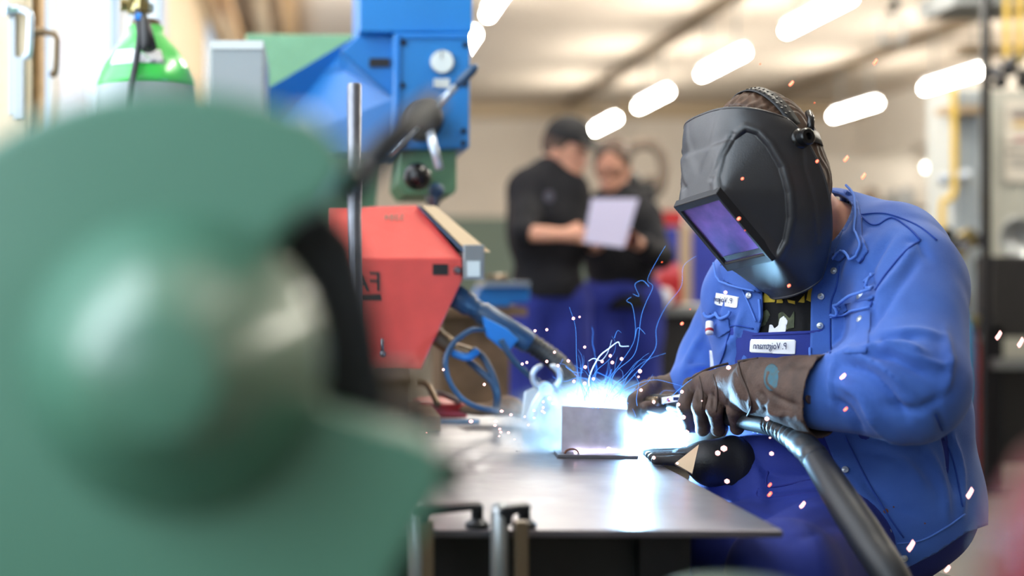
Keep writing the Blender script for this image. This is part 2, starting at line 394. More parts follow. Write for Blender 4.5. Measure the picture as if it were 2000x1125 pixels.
# left wall: piers, sill wall, head, windows between
wl = MB().box(XL-.05, XL, -5, HBK, 0, 1.0).box(XL-.05, XL, -5, HBK, 3.45, HC)
wins = [(-4.0, -2.0), (-1.6, 1.6), (2.0, 3.9), (4.05, 5.25), (5.35, 7.15), (7.3, 9.35), (12.9, 16.0), (17.5, 20.5)]
e = -5.0
for a, b in wins:
    if a-e > .02: wl.box(XL-.05, XL, e, a, 1.0, 3.45)
    e = b
wl.box(XL-.05, XL, e, HBK, 1.0, 3.45)
struct(wl.build('wall_left', M['frame_paint']))
for i, (a, b) in enumerate(wins):
    fm = MB(); t = .06
    for y0, y1, z0, z1 in ((a, a+t, 1, 3.45), (b-t, b, 1, 3.45), (a, b, 1, 1+t), (a, b, 3.45-t, 3.45), (a, b, 2.5, 2.56)): fm.box(XL-.055, XL+.005, y0, y1, z0, z1)
    wn = struct(fm.build('window_%d' % (i+1), M['handle']))
    mk('pane', [(XL-.028, a+t, 1+t), (XL-.028, b-t, 1+t), (XL-.028, b-t, 3.45-t), (XL-.028, a+t, 3.45-t)], [(0, 1, 2, 3)], M['glass'], wn)
# the near casement pair with its lever handles
def wframe(name, px, Y, m, wpx, label):
    a = P(px, 0, Y); t = thing(name, (a.x, Y, 1.0), label, 'window frame')
    MB().box(a.x-wpx, a.x+wpx, Y, Y+.07, 1.0, 3.4).build('stile', M[m], t, bev=.004); return t
f1 = wframe('casement_frame', 12, 3.45, 'frame_paint', .05, 'beige casement window frame at the far left edge, bright lever handle on it')
MB().box(P(18, 0, 3.44).x, P(30, 0, 3.44).x, 3.435, 3.45, P(0, 225, 3.44).z, P(0, 10, 3.44).z).build('lock_rail', M['steelgrey'], f1)
MB().box(P(28, 0, 3.44).x, P(48, 0, 3.44).x, 3.43, 3.50, P(0, 235, 3.44).z, P(0, 112, 3.44).z).build('lock_plate', M['steelgrey'], f1, bev=.002)
f2 = wframe('casement_frame', 66, 3.75, 'wood', .018, 'narrow brown casement frame behind the beige one, brown lever handle on it')
MB().box(P(57, 0, 3.73).x, P(63, 0, 3.73).x, 3.72, 3.75, 1.0, 3.4).build('gasket', M['black'], f2)
def whandle(x, y, Y, m, par, ln):
    h = MB(); h.lathe(P(x, y, Y), (1, 0, 0), [(-.015, .017), (0, .017), (.002, .011), (.02, .011)], 16)
    h.tube(cr([P(x+2, y, Y), P(x+26, y+3, Y), P(x+38, y+10, Y), P(x+39, y+30, Y), P(x+36, y+ln, Y), P(x+26, y+ln+4, Y)], 6), .009, 12)
    o = h.build('lever_handle', M[m], par, smooth=True); return o
whandle(20, 17, 3.42, 'handle', f1, 88); whandle(72, 62, 3.70, 'brown_metal', f2, 78)
# brick building outside
o = MB().box(-5.0, -4.6, 2, 30, 0, 9).build('brick_building', M['brick']); tag(o, 'pale pink brick building seen through the left windows', 'building')
# timber beams and ducts under the ceiling on the left
for i, (x0, x1, z0, m_, lb) in enumerate(((-.86, -.70, HC-.5, 'wood', 'brown timber rail under the ceiling, nearest the windows'), (-.55, -.42, HC-.3, 'tan', 'tan ceiling rail in the middle of the three at top left'), (-.30, -.14, HC-.2, 'wood', 'brown ceiling rail farthest from the windows, beside blue drill column'))):
    tag(MB().box(x0, x1, 8, HBK-.6, z0, z0+.12).build('ceiling_rail', M[m_]), lb, 'rail', 'rails under the ceiling at upper left')
# lamp-carrying rails
for x, lb in ((1.5, 'thin grey ceiling rail over the lamp row beside the blue drill'), (4.27, 'grey ceiling rail running over the middle lamp row'), (7.25, 'grey ceiling rail over the right-hand lamp row')):
    tag(MB().box(x-.05, x+.05, 3, HBK-.6, HC-.12, HC-.001).build('lamp_rail', M['brown_metal']), lb, 'rail')
def lampf(x, Y, z, label, grp):
    t = thing('ceiling_lamp', (x, Y, z), label, 'lamp', grp)
    MB().tube([(x, Y-.75, z), (x, Y+.75, z)], .038, 14).build('tube', M['tube' if x < 9 else 'tube_dim'], t, smooth=True)
    MB().box(x-.028, x+.028, Y-.77, Y+.77, z+.06, z+.10).build('housing', M['white'], t)
    top = HC if x < 9 else 3.7
    for s in (-.5, .5): MB().tube([(x, Y+s, z+.1), (x, Y+s, top)], .012, 6).build('hanger_rod', M['steelgrey'], t)
    return t
R1 = 'lamps of the middle row'
for Y, lb in ((11.98, 'long white tube lamp at the top centre right, nearest of its row'), (14.73, 'white tube lamp just above and left of the welding mask'), (17.71, 'white tube lamp up and left of the mask, third of the middle row'),
              (20.58, 'short white tube lamp just right of the black cap, farthest of its row')): lampf(4.27, Y, 3.25, lb, R1)
for x, Y, lb in ((1.5, 11.2, 'white tube lamp at the top edge right of the blue drill column'), (1.5, 13.7, 'white tube lamp partly hidden by the drill handle tip'),
              (7.2, 15.9, 'long white tube lamp crossed by the dark post at the upper right'), (7.2, 18.8, 'white tube lamp just right of the mask knob'),
              (10.3, 23.0, 'short low white tube lamp under the side bay ceiling, left of the gas panel')): lampf(x, Y, 3.25 if x < 9 else 2.87, lb, 'tube lamps hanging under the hall ceiling')
for x in (1.5, 4.27, 7.2):
    for Y, wd_ in (((3.3, 'above the work table depth'),) if x < 2 else ())+( (6.2, 'just ahead of the table'), (9.1, 'nearest the top edge')): lampf(x, Y, 3.25, 'white tube lamp out of view over the %s row, %s' % ({1.5: 'left', 4.27: 'middle', 7.2: 'right'}[x], wd_), 'overhead lamps above the near work area')
# hanging hook and frame, upper right
h = thing('lifting_hook', P(1745, 20, 9.0), 'dark hanging hook with a square wire frame under it, at the top right', 'hook')
MB().tube([P(1745, -200, 9), P(1745, 5, 9)], .01, 6).tube(cr([P(1745, 0, 9), P(1752, 12, 9), P(1742, 22, 9), P(1738, 14, 9)], 5), .022, 8).build('hook', M['darkmetal'], h, smooth=True)
MB().tube([P(1722, 40, 9), P(1768, 40, 9), P(1762, 86, 9), P(1722, 84, 9)], .014, 6, closed=True).tube([P(1745, 22, 9), P(1745, 40, 9)], .008, 6).build('wire_frame', M['steelgrey'], h)
tag(MB().box(P(1850, 0, 8.5).x, P(2060, 0, 8.5).x, 8.4, 8.9, P(0, 15, 8.5).z, P(0, -20, 8.5).z).build('air_duct', M['steelgrey']), 'grey metal duct end under the ceiling at the top right corner', 'duct')

# ------------------------------------------------------------------ right side: post, gas panel, pipes, cylinders, forge cabinet
YP = 6.9
p = thing('steel_post', (P(1925, 0, YP).x, YP, 0), 'thin dark steel post rising full height at the right, with foot plate', 'post')
px = P(1925, 0, YP).x
MB().box(px-.016, px+.016, YP-.02, YP+.02, 0.01, HC).build('upright', M['darkmetal'], p); MB().box(px-.09, px+.09, YP-.09, YP+.09, 0, .012).build('foot_plate', M['darkmetal'], p)
c = thing('gas_cabinet', (P(1890, 0, 7.4).x, 7.4, 0), 'pale grey gas supply panel with valves standing left of the dark post', 'cabinet')
MB().box(P(1858, 0, 7.4).x, P(1924, 0, 7.4).x, 7.4, 7.7, 0, P(0, 172, 7.4).z).build('body', M['panel_white'], c, bev=.01)
for x in (1872, 1890, 1908): MB().box(P(x, 0, 7.39).x-.006, P(x, 0, 7.39).x+.006, 7.38, 7.4, .6, P(0, 180, 7.4).z).build('rib', M['handle'], c)
MB().box(P(1846, 0, 7.3).x, P(1925, 0, 7.3).x, 7.25, 7.42, P(0, 222, 7.3).z, P(0, 208, 7.3).z).build('top_bracket', M['tan'], c)
MB().tube([P(1835, 352, 7.3), P(1892, 340, 7.3)], .03, 8).ball(P(1845, 350, 7.25), .035, 6).ball(P(1880, 345, 7.25), .04, 6).build('valve', M['handle'], c, smooth=True)
rng = random.Random(3)
def manifold(name, x0, x1, y0, y1, Y, label, nn):
    t = thing(name, P((x0+x1)/2, y1, Y), label, 'valve set')
    MB().tube([P(x0, (y0+y1)/2, Y), P(x1, (y0+y1)/2, Y)], .018, 8).build('pipe', M['darkmetal'], t, smooth=True)
    for i in range(nn):
        x = x0+(i+.5)*(x1-x0)/nn+rng.uniform(-3, 3); y = rng.uniform(y0, y1)
        v = MB(); v.lathe(P(x, y, Y-.05), (rng.uniform(-.4, .4), -1, rng.uniform(-.3, .3)), [(-.05, .02), (0, .02), (.005, .032), (.03, .032), (.032, 0)], 14)
        v.tube([P(x, y, Y), P(x, (y0+y1)/2, Y)], .012, 6)
        v.build('pressure_regulator', M[rng.choice(['steel', 'darkmetal', 'brass', 'black'])], t, angle=40)
    return t
manifold('gas_manifold', 1935, 2010, 112, 168, 7.2, 'cluster of dark valves under the yellow pipes at the upper right', 7)
manifold('gas_manifold', 1842, 1908, 448, 500, 7.2, 'cluster of dark regulators on the grey gas panel beside the blue shoulder', 8)
def ypipe(pts, Y, label, r=.014): return tag(MB().tube(cr([P(a, b, Y) for a, b in pts], 5), r, 10).build('gas_pipe', M['yellow'], smooth=True), label, 'pipe')
ypipe([(1966, -250), (1966, 60), (1966, 118)], 7.15, 'yellow vertical gas pipe at the top right, just right of the post'); ypipe([(1992, -250), (1991, 60), (1991, 112)], 7.15, 'yellow vertical gas pipe at the far right edge top')
ypipe([(1862, 170), (1864, 300), (1862, 380), (1843, 392), (1840, 420), (1840, 450)], 7.1, 'yellow bent gas pipe along the left edge of the grey panel', .016)
tag(MB().box(P(1860, 0, 7.6).x, P(2010, 0, 7.6).x, 7.5, 7.6, P(0, 110, 7.6).z, P(0, 95, 7.6).z).build('pipe_shelf', M['brown_metal']), 'brown pipe rack crossing behind the yellow pipes', 'rack')
b = thing('partition_board', (P(1990, 0, 7.9).x, 7.9, 0), 'beige upright board at the right edge carrying a printed notice', 'board')
MB().box(P(1930, 0, 7.9).x, P(2120, 0, 7.9).x, 7.9, 8.0, 0, P(0, 176, 7.9).z).build('panel', M['cabinet'], b)
n_ = thing('wall_notice', P(1990, 355, 7.88), 'white printed notice sheet with text lines on the beige board', 'notice')
MB().box(P(1962, 0, 7.88).x, P(2030, 0, 7.88).x, 7.875, 7.885, P(0, 355, 7.88).z, P(0, 195, 7.88).z).build('sheet', M['notice'], n_)
for y, c_, xa in ((215, 'steelgrey', 1974), (222, 'steelgrey', 1974), (229, 'maroon', 1978), (240, 'yellow', 1980), (246, 'yellow', 1980), (272, 'pink', 1982), (278, 'steelgrey', 1974), (297, 'charcoal', 1966), (312, 'steelgrey', 1972), (322, 'steelgrey', 1974)):
    MB().box(P(xa, 0, 7.87).x, P(2020, 0, 7.87).x, 7.868, 7.874, P(0, y+2, 7.87).z, P(0, y-1, 7.87).z).build('text_line', M[c_], n_)
fc = thing('forge_cabinet', (P(1990, 0, 7.02).x, 7.02, 0), 'black steel forge cabinet with shelf at the right edge behind the post', 'cabinet')
YQ = 7.02; x0, x1 = P(1940, 0, YQ).x, P(2130, 0, YQ).x; zt = P(0, 500, YQ).z
MB().box(x0, x1, YQ, 7.22, .75, zt).build('upper_box', M['charcoal'], fc, bev=.01); MB().box(x0-.01, x1, YQ-.03, 7.22, P(0, 700, YQ).z-.05, P(0, 700, YQ).z).build('shelf', M['steelgrey'], fc)
MB().box(x0, x1, YQ+.02, 7.22, .12, .62).build('lower_box', M['black'], fc); MB().box(x0, x0+.05, YQ, YQ+.05, 0, .8).box(x1-.05, x1, YQ, YQ+.05, 0, .8).build('leg', M['darkmetal'], fc)
t = tag(MB().lathe(P(1992, 470, 7.1), (.1, -1, .2), [(-.05, .04), (-.03, .075), (.01, .115), (.02, .12), (.012, .105), (-.02, .065), (-.03, 0)], 28).build('round_pan', M['steelgrey'], smooth=True), 'round dark metal pan standing upright on the black cabinet', 'pan')
def gcyl(x, Y, top, r, m, label):
    t = thing('gas_bottle', (P(x, 0, Y).x, Y, 0), label, 'gas cylinder', 'gas cylinders behind the welder'); z = P(0, top, Y).z; X = P(x, 0, Y).x
    MB().lathe((X, Y, 0), (0, 0, 1), [(0, r*.95), (.02, r), (z-.2, r), (z-.1, r*.8), (z-.04, r*.35), (z, r*.3)], 24).build('body', M[m], t, angle=50)
    MB().lathe((X, Y, z), (0, 0, 1), [(0, .02), (.03, .02), (.035, .035), (.06, .035), (.06, 0)], 12).build('valve', M['brass'], t, angle=40)
gcyl(1880, 7.1, 600, .06, 'cylblue', 'blue gas cylinder right of the blue sleeve, under the regulators'); gcyl(1903, 7.12, 640, .045, 'cylred', 'red gas cylinder between the blue one and the post'); gcyl(1858, 7.25, 585, .07, 'cylred', 'dark red gas cylinder mostly hidden behind the elbow')

# ------------------------------------------------------------------ far background
def clut(x0, x1, y0, Y, m, label, kind='shelf'):       # bench with a rack of small parts, far behind
    t = thing('storage_rack', (P((x0+x1)/2, 0, Y).x, Y, 0), label, 'rack'); X0, X1 = P(x0, 0, Y).x, P(x1, 0, Y).x; zt = P(0, y0, Y).z
    for x in (X0, X1): MB().box(x-.025, x+.025, Y, Y+.05, 0, zt).build('upright', M['steelgrey'], t)
    k = 0; z = .5
    while z < zt:
        MB().box(X0, X1, Y, Y+.5, z, z+.03).build('shelf', M[m], t)
        x = X0+.1
        while x < X1-.25:
            wd = rng.uniform(.12, .3); hh = rng.uniform(.1, .26)
            if k < 14 and rng.random() < .75: MB().lathe((x+wd/2, Y+.2, z+.03), (0, 0, 1), [(0, wd*.3), (hh*.7, wd*.3), (hh, wd*.12), (hh, 0)], 10).build('stored_part', M[rng.choice(['clutter', 'brown', 'steelgrey', 'tan'])], t); k += 1
            x += wd+.06
        z += .42
clut(1625, 1740, 378, 14, 'clutter', 'grey storage rack of parts behind the collar of the welder'); clut(1750, 1850, 370, 15, 'clutter', 'storage rack of small parts above the near blue shoulder')
clut(1300, 1420, 418, 12, 'brown', 'low rack of dark parts left of the welding mask')
# blue lockers with red top
lk = thing('locker_cabinet', (P(1345, 0, 10).x, 10, 0), 'blue steel locker unit with red top edge behind the welding mask', 'locker')
MB().box(P(1262, 0, 10).x, P(1440, 0, 10).x, 10, 10.5, 0, P(0, 440, 10).z).build('body', M['tan'], lk)
for a, b in ((1270, 1326), (1352, 1410)): MB().box(P(a, 0, 9.98).x, P(b, 0, 9.98).x, 9.97, 10.0, .15, P(0, 446, 10).z).build('door', M['trousers'], lk, bev=.01)
MB().box(P(1262, 0, 9.98).x, P(1334, 0, 9.98).x, 9.97, 10.3, P(0, 440, 10).z, P(0, 412, 10).z).build('top_rail', M['red'], lk)
# hose drum on the wall behind the two men
hr = thing('hose_reel', (P(1265, 0, 9.2).x, 9.2, 0), 'grey coiled hose on a floor stand behind the man with glasses', 'hose reel')
for k in range(3): MB().tube(cr([P(1222, 300+4*k, 9.2+.05*k), P(1240, 284, 9.2+.05*k), P(1278, 284, 9.2+.05*k), P(1296, 320, 9.2+.05*k), P(1288, 360+5*k, 9.2+.05*k), P(1262, 380, 9.2+.05*k)], 5), .035, 8).build('hose_loop', M['clutter'], hr, smooth=True)
MB().box(P(1262, 0, 9.3).x-.03, P(1262, 0, 9.3).x+.03, 9.35, 9.42, 0, P(0, 350, 9.3).z).box(P(1262, 0, 9.3).x-.3, P(1262, 0, 9.3).x+.3, 9.2, 9.6, 0, .05).build('stand', M['clutter'], hr)
for k in range(12): MB().ball(P(1258+rng.uniform(-28, 30), 372+rng.uniform(-18, 22), 9.1+rng.uniform(0, .2)), rng.uniform(.03, .07), 6).build('fitting', M[rng.choice(['clutter', 'darkmetal'])], hr)
# bench with red machine behind man 2
bn = thing('work_bench', (P(1325, 0, 7.6).x, 7.6, 0), 'dark grey bench behind the man with glasses, red bench machine on it', 'bench')
MB().box(P(1265, 0, 7.6).x, P(1450, 0, 7.6).x, 7.6, 8.3, P(0, 615, 7.6).z, P(0, 598, 7.6).z).build('bench_top', M['steelgrey'], bn); MB().box(P(1275, 0, 7.6).x, P(1440, 0, 7.6).x, 7.65, 8.2, .0, P(0, 616, 7.6).z).build('cabinet', M['charcoal'], bn)
bm_ = thing('bench_machine', P(1308, 598, 7.6), 'red rounded bench machine with pale dial on the dark bench', 'machine')
MB().box(P(1288, 0, 7.6).x, P(1335, 0, 7.6).x, 7.6, 7.8, P(0, 598, 7.6).z, P(0, 532, 7.6).z).build('body', M['red'], bm_, bev=.03)
MB().lathe(P(1308, 532, 7.65), (0, -1, .2), [(-.05, .055), (.02, .055), (.03, .03), (.03, 0)], 20).build('cap', M['pink'], bm_, angle=40); MB().lathe(P(1293, 580, 7.55), (0, -1, 0), [(0, .05), (.03, .05), (.04, .03), (.04, 0)], 20).build('dial', M['badge'], bm_, angle=40)
# near vise bench behind the cables
vb = thing('vise_bench', (P(965, 0, 4.6).x, 4.6, 0), 'brown bench with blue vise behind the looped blue cable', 'bench')
MB().box(P(860, 0, 4.6).x, P(1030, 0, 4.6).x, 4.6, 5.1, P(0, 618, 4.6).z, P(0, 600, 4.6).z).build('bench_top', M['brown'], vb); MB().box(P(866, 0, 4.6).x, P(1000, 0, 4.6).x, 4.65, 5.05, 0, P(0, 618, 4.6).z).build('cabinet', M['brown'], vb)
vi = thing('bench_vise', P(985, 600, 4.7), 'bright blue bench vise with grey jaws on the brown bench', 'vise')
MB().prism([(925, 600), (940, 560), (1036, 562), (1034, 590), (1000, 592), (995, 600)], 4.6, 4.8).build('body', M['bright_blue'], vi, bev=.008); MB().box(P(945, 0, 4.6).x, P(1034, 0, 4.6).x, 4.58, 4.82, P(0, 560, 4.6).z, P(0, 550, 4.6).z).build('jaw', M['steelgrey'], vi)
MB().tube([P(948, 548, 4.6), P(990, 545, 4.6)], .018, 8).build('screw', M['brown_metal'], vi, smooth=True)
# ------------------------------------------------------------------ welding table and what stands on it
TZ = .72; TX = .616
tb = thing('welding_table', (.32, 2.6, 0), 'steel welding table with bright scratched plate top, front right corner in view', 'table')
MB().box(.02, TX, 1.85, 3.53, TZ-.010, TZ).build('table_top', M['table_plate'], tb, bev=.002)
MB().box(.06, TX-.16, 1.98, 3.45, .12, TZ-.018).build('base_cabinet', M['black'], tb)
for x in (.09, TX-.13):
    for y in (1.98, 3.4): MB().box(x-.035, x+.035, y-.035, y+.035, 0, TZ-.018).build('leg', M['darkmetal'], tb)
# the T-joint being welded
t = thing('work_piece', P(1165, 890, 2.62), 'small grey steel plate standing on a flat strip, being welded from behind', 'metal work piece')
Yw = 2.62; a = P(1097, 889, Yw); b = P(1232, 797, Yw)
MB().add([(a.x, Yw, TZ+.006), (b.x, Yw+.012, TZ+.006), (b.x-.001, Yw+.012, b.z-.003), (a.x+.001, Yw, b.z+.004), (a.x, Yw+.006, TZ+.006), (b.x, Yw+.018, TZ+.006), (b.x-.001, Yw+.018, b.z-.003), (a.x+.001, Yw+.006, b.z+.004)],
    [(0, 1, 2, 3), (7, 6, 5, 4), (1, 0, 4, 5), (2, 1, 5, 6), (3, 2, 6, 7), (0, 3, 7, 4)]).build('upright_plate', M['work_steel'], t, bev=.0008)
x0 = P(1083, 890, Yw).x; x1 = P(1246, 890, Yw).x
MB().add([(x0, 2.585, TZ), (x1-.01, 2.575, TZ), (x1+.012, 2.66, TZ), (x0+.006, 2.67, TZ), (x0, 2.585, TZ+.006), (x1-.01, 2.575, TZ+.006), (x1+.012, 2.66, TZ+.006), (x0+.006, 2.67, TZ+.006)],
    [(3, 2, 1, 0), (4, 5, 6, 7), (0, 1, 5, 4), (1, 2, 6, 5), (2, 3, 7, 6), (3, 0, 4, 7)]).build('base_strip', M['steel'], t, bev=.0008)
bead = MB(); pp = [Vector((P(1122+11*k, 0, Yw).x, Yw-.003+.0012*k, TZ+.0075)) for k in range(11)]
bead.tube(pp, [.0035, .0045, .003, .0025, .002, .0022, .0018, .002, .0016, .0014, .001], 8); bead.ball(P(1129, 885, Yw-.006), .0055, 8)
bead.build('weld_seam', M['bead'], t, smooth=True, label='glowing weld seam')
MB().tube(cr([P(1103, 886, 2.60), P(1107, 880, 2.60), P(1118, 877, 2.60), P(1128, 881, 2.60), P(1130, 887, 2.60)], 4), .002, 6).build('tack_scar', M['rust'], t, smooth=True)
# molten pool right at the arc
t = MB().ball(ARC+Vector((0, 0, -.012)), .006, 8).build('molten_pool', M['bead'], smooth=True); tag(t, 'tiny glowing weld pool behind the upright plate', 'weld pool')
# steel rod standing on the table
t = thing('round_bar', P(692, 856, 2.9), 'upright round steel bar in front of the red machine', 'steel bar')
X = P(692, 0, 2.9).x; MB().lathe((X, 2.9, TZ), (0, 0, 1), [(0, .0145), (P(0, 165, 2.9).z-TZ-.003, .0145), (P(0, 163, 2.9).z-TZ, .0125)], 24).build('bar', M['steel'], t, angle=40)
MB().lathe((X, 2.9, TZ), (0, 0, 1), [(0, .05), (.012, .05), (.02, .03), (.05, .025), (.05, .0146)], 24).build('socket', M['darkmetal'], t, angle=40)
# red machine hood
YR = 3.05
t = thing('abrasive_machine', P(770, 826, YR), 'red sheet metal machine hood with slanted top, dark window and mirrored letters', 'machine')
poly = [(640, 505), (903, 505), (903, 548), (822, 722), (690, 722), (640, 640)]
mb = MB(); n = len(poly); A = [P(x, y, YR) for x, y in poly]
T = [P(640, 406, YR+.12), P(815, 401, YR+.12)]
V = [tuple(v) for v in A]+[tuple(v) for v in T]+[(v.x, YR+.34, v.z) for v in A]+[(v.x, YR+.34, v.z) for v in T]
mb.add(V, [(0, 1, 2, 3, 4, 5), (6, 7, 1, 0), (8+6, 8+0, 8+1, 8+7)[::-1], (13, 12, 11, 10, 9, 8), (6, 14, 15, 7), (7, 15, 9, 1), (1, 9, 10, 2), (2, 10, 11, 3), (3, 11, 12, 4), (4, 12, 13, 5), (0, 5, 13, 8), (6, 0, 8, 14)])
mb.build('hood', M['red_paint'], t, bev=.003)
MB().box(P(845, 0, YR).x, P(875, 0, YR).x, YR-.003, YR+.002, P(0, 537, YR).z, P(0, 516, YR).z).build('window', M['black'], t)
MB().lathe(P(893, 528, YR), (0, -1, 0), [(0, .009), (.006, .009), (.012, .006), (.016, .005), (.016, 0)], 12).build('bolt', M['steel'], t, angle=40)
# slanted guide rail on its right side
tp = [P(815, 402, YR+.10), P(905, 492, YR-.01)]
fl = MB(); d = Vector((.055, 0, 0)); dd = Vector((0, .22, 0)); up = Vector((.012, 0, .012)); q0, q1 = tp
for s_, e_, m_, nm in ((0, .012, 'rubber_blue', 'rail_edge'), (.014, .10, 'tan', 'rail_face')):
    o0 = Vector((s_*.72, 0, s_*.02)); o1 = Vector((e_*.48, 0, 0))
    V = [q0+o0, q1+o0, q1+o0+o1, q0+o0+o1*.6]; V = V+[v+dd-Vector((0, 0, .0)) for v in V]; V2 = [v-Vector((0, 0, .012)) for v in V]
    MB().add(V[:4]+V[4:], [(0, 1, 2, 3), (7, 6, 5, 4), (0, 4, 5, 1), (1, 5, 6, 2), (2, 6, 7, 3), (3, 7, 4, 0)]).build(nm, M[m_], t)
MB().box(P(904, 0, YR).x, P(945, 0, YR).x, YR-.01, YR+.2, P(0, 546, YR).z, P(0, 478, YR).z).build('rail_end', M['steelgrey'], t, bev=.003)
MB().box(P(911, 0, YR).x, P(936, 0, YR).x, YR-.013, YR-.009, P(0, 540, YR).z, P(0, 510, YR).z).build('data_plate', M['panel_white'], t)
MB().box(P(700, 0, YR).x, P(800, 0, YR).x, YR+.03, YR+.3, TZ, P(0, 722, YR).z).box(P(640, 0, YR).x, P(860, 0, YR).x, YR, YR+.33, TZ, TZ+.03).build('base', M['brown'], t)
MB().tube([P(745, 690, YR-.02), P(745, 662, YR-.02)], .004, 8).ball(P(746, 692, YR-.02), .008, 6).build('latch_lever', M['steel'], t, smooth=True)
MB().prism([(698, 577), (742, 574), (745, 587), (700, 587)], YR-.002, YR-.001, YR).build('letter_bar', M['charcoal'], t)
writing('machine_lettering', 'FA', (712, 550), 38, M['charcoal'], t, Y=YR-.003, wd=58, rot=0, bold=.001)
writing('chalk_number', '5384', (770, 424), 12, M['machine_green'], t, Y=YR+.085, wd=38)
# red tray and flat steel bar on the table
tag(MB().box(P(815, 0, 3.38).x, P(905, 0, 3.38).x, 3.30, 3.48, TZ, P(0, 783, 3.38).z).build('parts_tray', M['red'], bev=.003), 'low dark red tray at the far table edge beside the machine', 'tray')
tag(MB().box(P(770, 0, 3.2).x, P(937, 0, 3.2).x, 3.20, 3.24, TZ, TZ+.009).build('flat_bar', M['steel'], bev=.001), 'flat steel bar lying near the far table edge, bright edge', 'steel bar')
tag(MB().tube(cr([P(838, 768, 3.36), P(862, 770, 3.34), P(884, 779, 3.32), P(899, 786, 3.3)], 5), .007, 6).build('steel_offcut', M['steel'], smooth=True), 'bent bright steel offcut lying on the red tray', 'metal scrap')
tag(MB().tube(cr([P(855, 792, 3.29), P(835, 754, 3.33), P(815, 748, 3.35)], 5), .008, 6).build('wire_brush_handle', M['brown_metal'], smooth=True), 'short brown metal handle beside the red tray', 'handle')
# cable arm, ribbed hose, block, loops
Yc = 3.1
t = thing('earth_cable', P(930, 800, Yc), 'thick blue-black cable assembly with clamp block and thin looped lead behind the weld', 'cable')
MB().lathe(P(880, 572, Yc), P(1030, 668, Yc)-P(880, 572, Yc), [(0, .018), (.012, .026), (.05, .026), (.055, .021), (.075, .021), (.08, .025), (.20, .025), (.205, .021)], 20).build('coupling', M['rubber_blue'], t, angle=50)
pts = cr([P(1010, 655, Yc), P(1055, 683, Yc), P(1095, 715, Yc-.03), P(1125, 762, Yc-.08), P(1135, 800, Yc-.1), P(1150, 826, Yc-.1)], 14)
MB().tube(pts, [.021+.0022*math.sin(i*2.2) for i in range(len(pts))], 16).build('ribbed_sleeve', M['rubber'], t, smooth=True)
MB().prism([(938, 616), (985, 640), (1008, 662), (985, 688), (945, 655)], Yc-.045, Yc-.02, Yc).build('clamp_block', M['bright_blue'], t, bev=.004)
MB().tube(cr([P(978, 664, Yc-.05), P(1000, 700, Yc-.05), P(1030, 730, Yc-.04), P(1056, 752, Yc-.03), P(1070, 790, Yc), P(1060, 822, Yc+.02)], 6), .0065, 10).build('lead', M['rubber_blue'], t, smooth=True)
MB().tube(cr([P(945, 645, Yc-.04), P(920, 645, Yc-.06), P(886, 670, Yc-.08), P(870, 705, Yc-.1), P(878, 745, Yc-.1), P(902, 778, Yc-.1), P(935, 796, Yc-.08), P(972, 802, Yc-.05)], 7), .006, 10).build('looped_lead', M['rubber_blue'], t, smooth=True)
t = thing('torch_lead', P(930, 815, 3.15), 'pair of thin blue leads arching from the fitting under the red hood', 'cable')
for dx, dy in ((0, 0), (-10, 22)): MB().tube(cr([P(925+dx, 683+dy, 3.12), P(945+dx, 700+dy, 3.1), P(965+dx*.4, 740+dy*.3, 3.08), P(972+dx*.2, 775, 3.08), P(968, 806, 3.1)], 6), .0075, 10).build('lead', M['rubber_blue'], t, smooth=True)
MB().tube(cr([P(850, 655, 3.14), P(880, 676, 3.14), P(922, 690, 3.12)], 5), [.02]*6+[.013]*5, 10).build('fitting', M['brown_metal'], t, smooth=True)
MB().tube(cr([P(885, 690, 3.1), P(912, 698, 3.08), P(932, 686, 3.09)], 5), .0085, 10).build('ring_clip', M['bright_blue'], t, smooth=True)
t = thing('work_glove', P(990, 810, 3.2), 'crumpled brown work glove among the leads at the far table edge', 'glove')
f = union([(ell(P(990, 792, 3.2), (.035, .03, .022)), 0), (cap(P(1000, 790, 3.18), P(1030, 806, 3.16), .012, .009), .015), (cap(P(985, 800, 3.17), P(1015, 810, 3.14), .011, .009), .012), (ell(P(940, 800, 3.2), (.05, .03, .014)), .02)])
V, Q = surfnet(f, P(905, 830, 3.2)-Vector((.02, .1, .0)), P(1045, 765, 3.2)+Vector((.02, .08, .03)), .004); mk('leather', V, Q, M['brown'], t, smooth=True)
# end cutting pincers standing in a little holder
Yn = 2.98
t = thing('end_pincers', P(1058, 835, Yn), 'end cutting pincers standing upright behind the weld, round jaws on top', 'pliers')
def C(a0, a1, cx, cy, r): return [P(cx+r*math.cos(math.radians(a)), cy-r*math.sin(math.radians(a)), Yn) for a in np.linspace(a0, a1, 14)]
MB().tube(C(250, 96, 1062, 736, 22), [.0065]*11+[.006, .005, .003], 10).build('jaw', M['handle'], t, smooth=True); MB().tube(C(-60, 84, 1072, 736, 22), [.0065]*11+[.006, .005, .003], 10).build('jaw', M['handle'], t, smooth=True)
MB().lathe(P(1066, 760, Yn-.012), (0, 1, 0), [(-.004, 0), (-.004, .007), (0, .008), (0, .015), (.02, .015), (.02, 0)], 16).build('pivot', M['handle'], t, angle=40)
MB().tube(cr([P(1062, 762, Yn), P(1045, 790, Yn), P(1032, 822, Yn)], 5), [.011]*11, 10).build('handle', M['handle'], t, smooth=True); MB().tube(cr([P(1070, 762, Yn), P(1085, 790, Yn), P(1092, 826, Yn)], 5), [.010]*11, 10).build('handle', M['handle'], t, smooth=True)
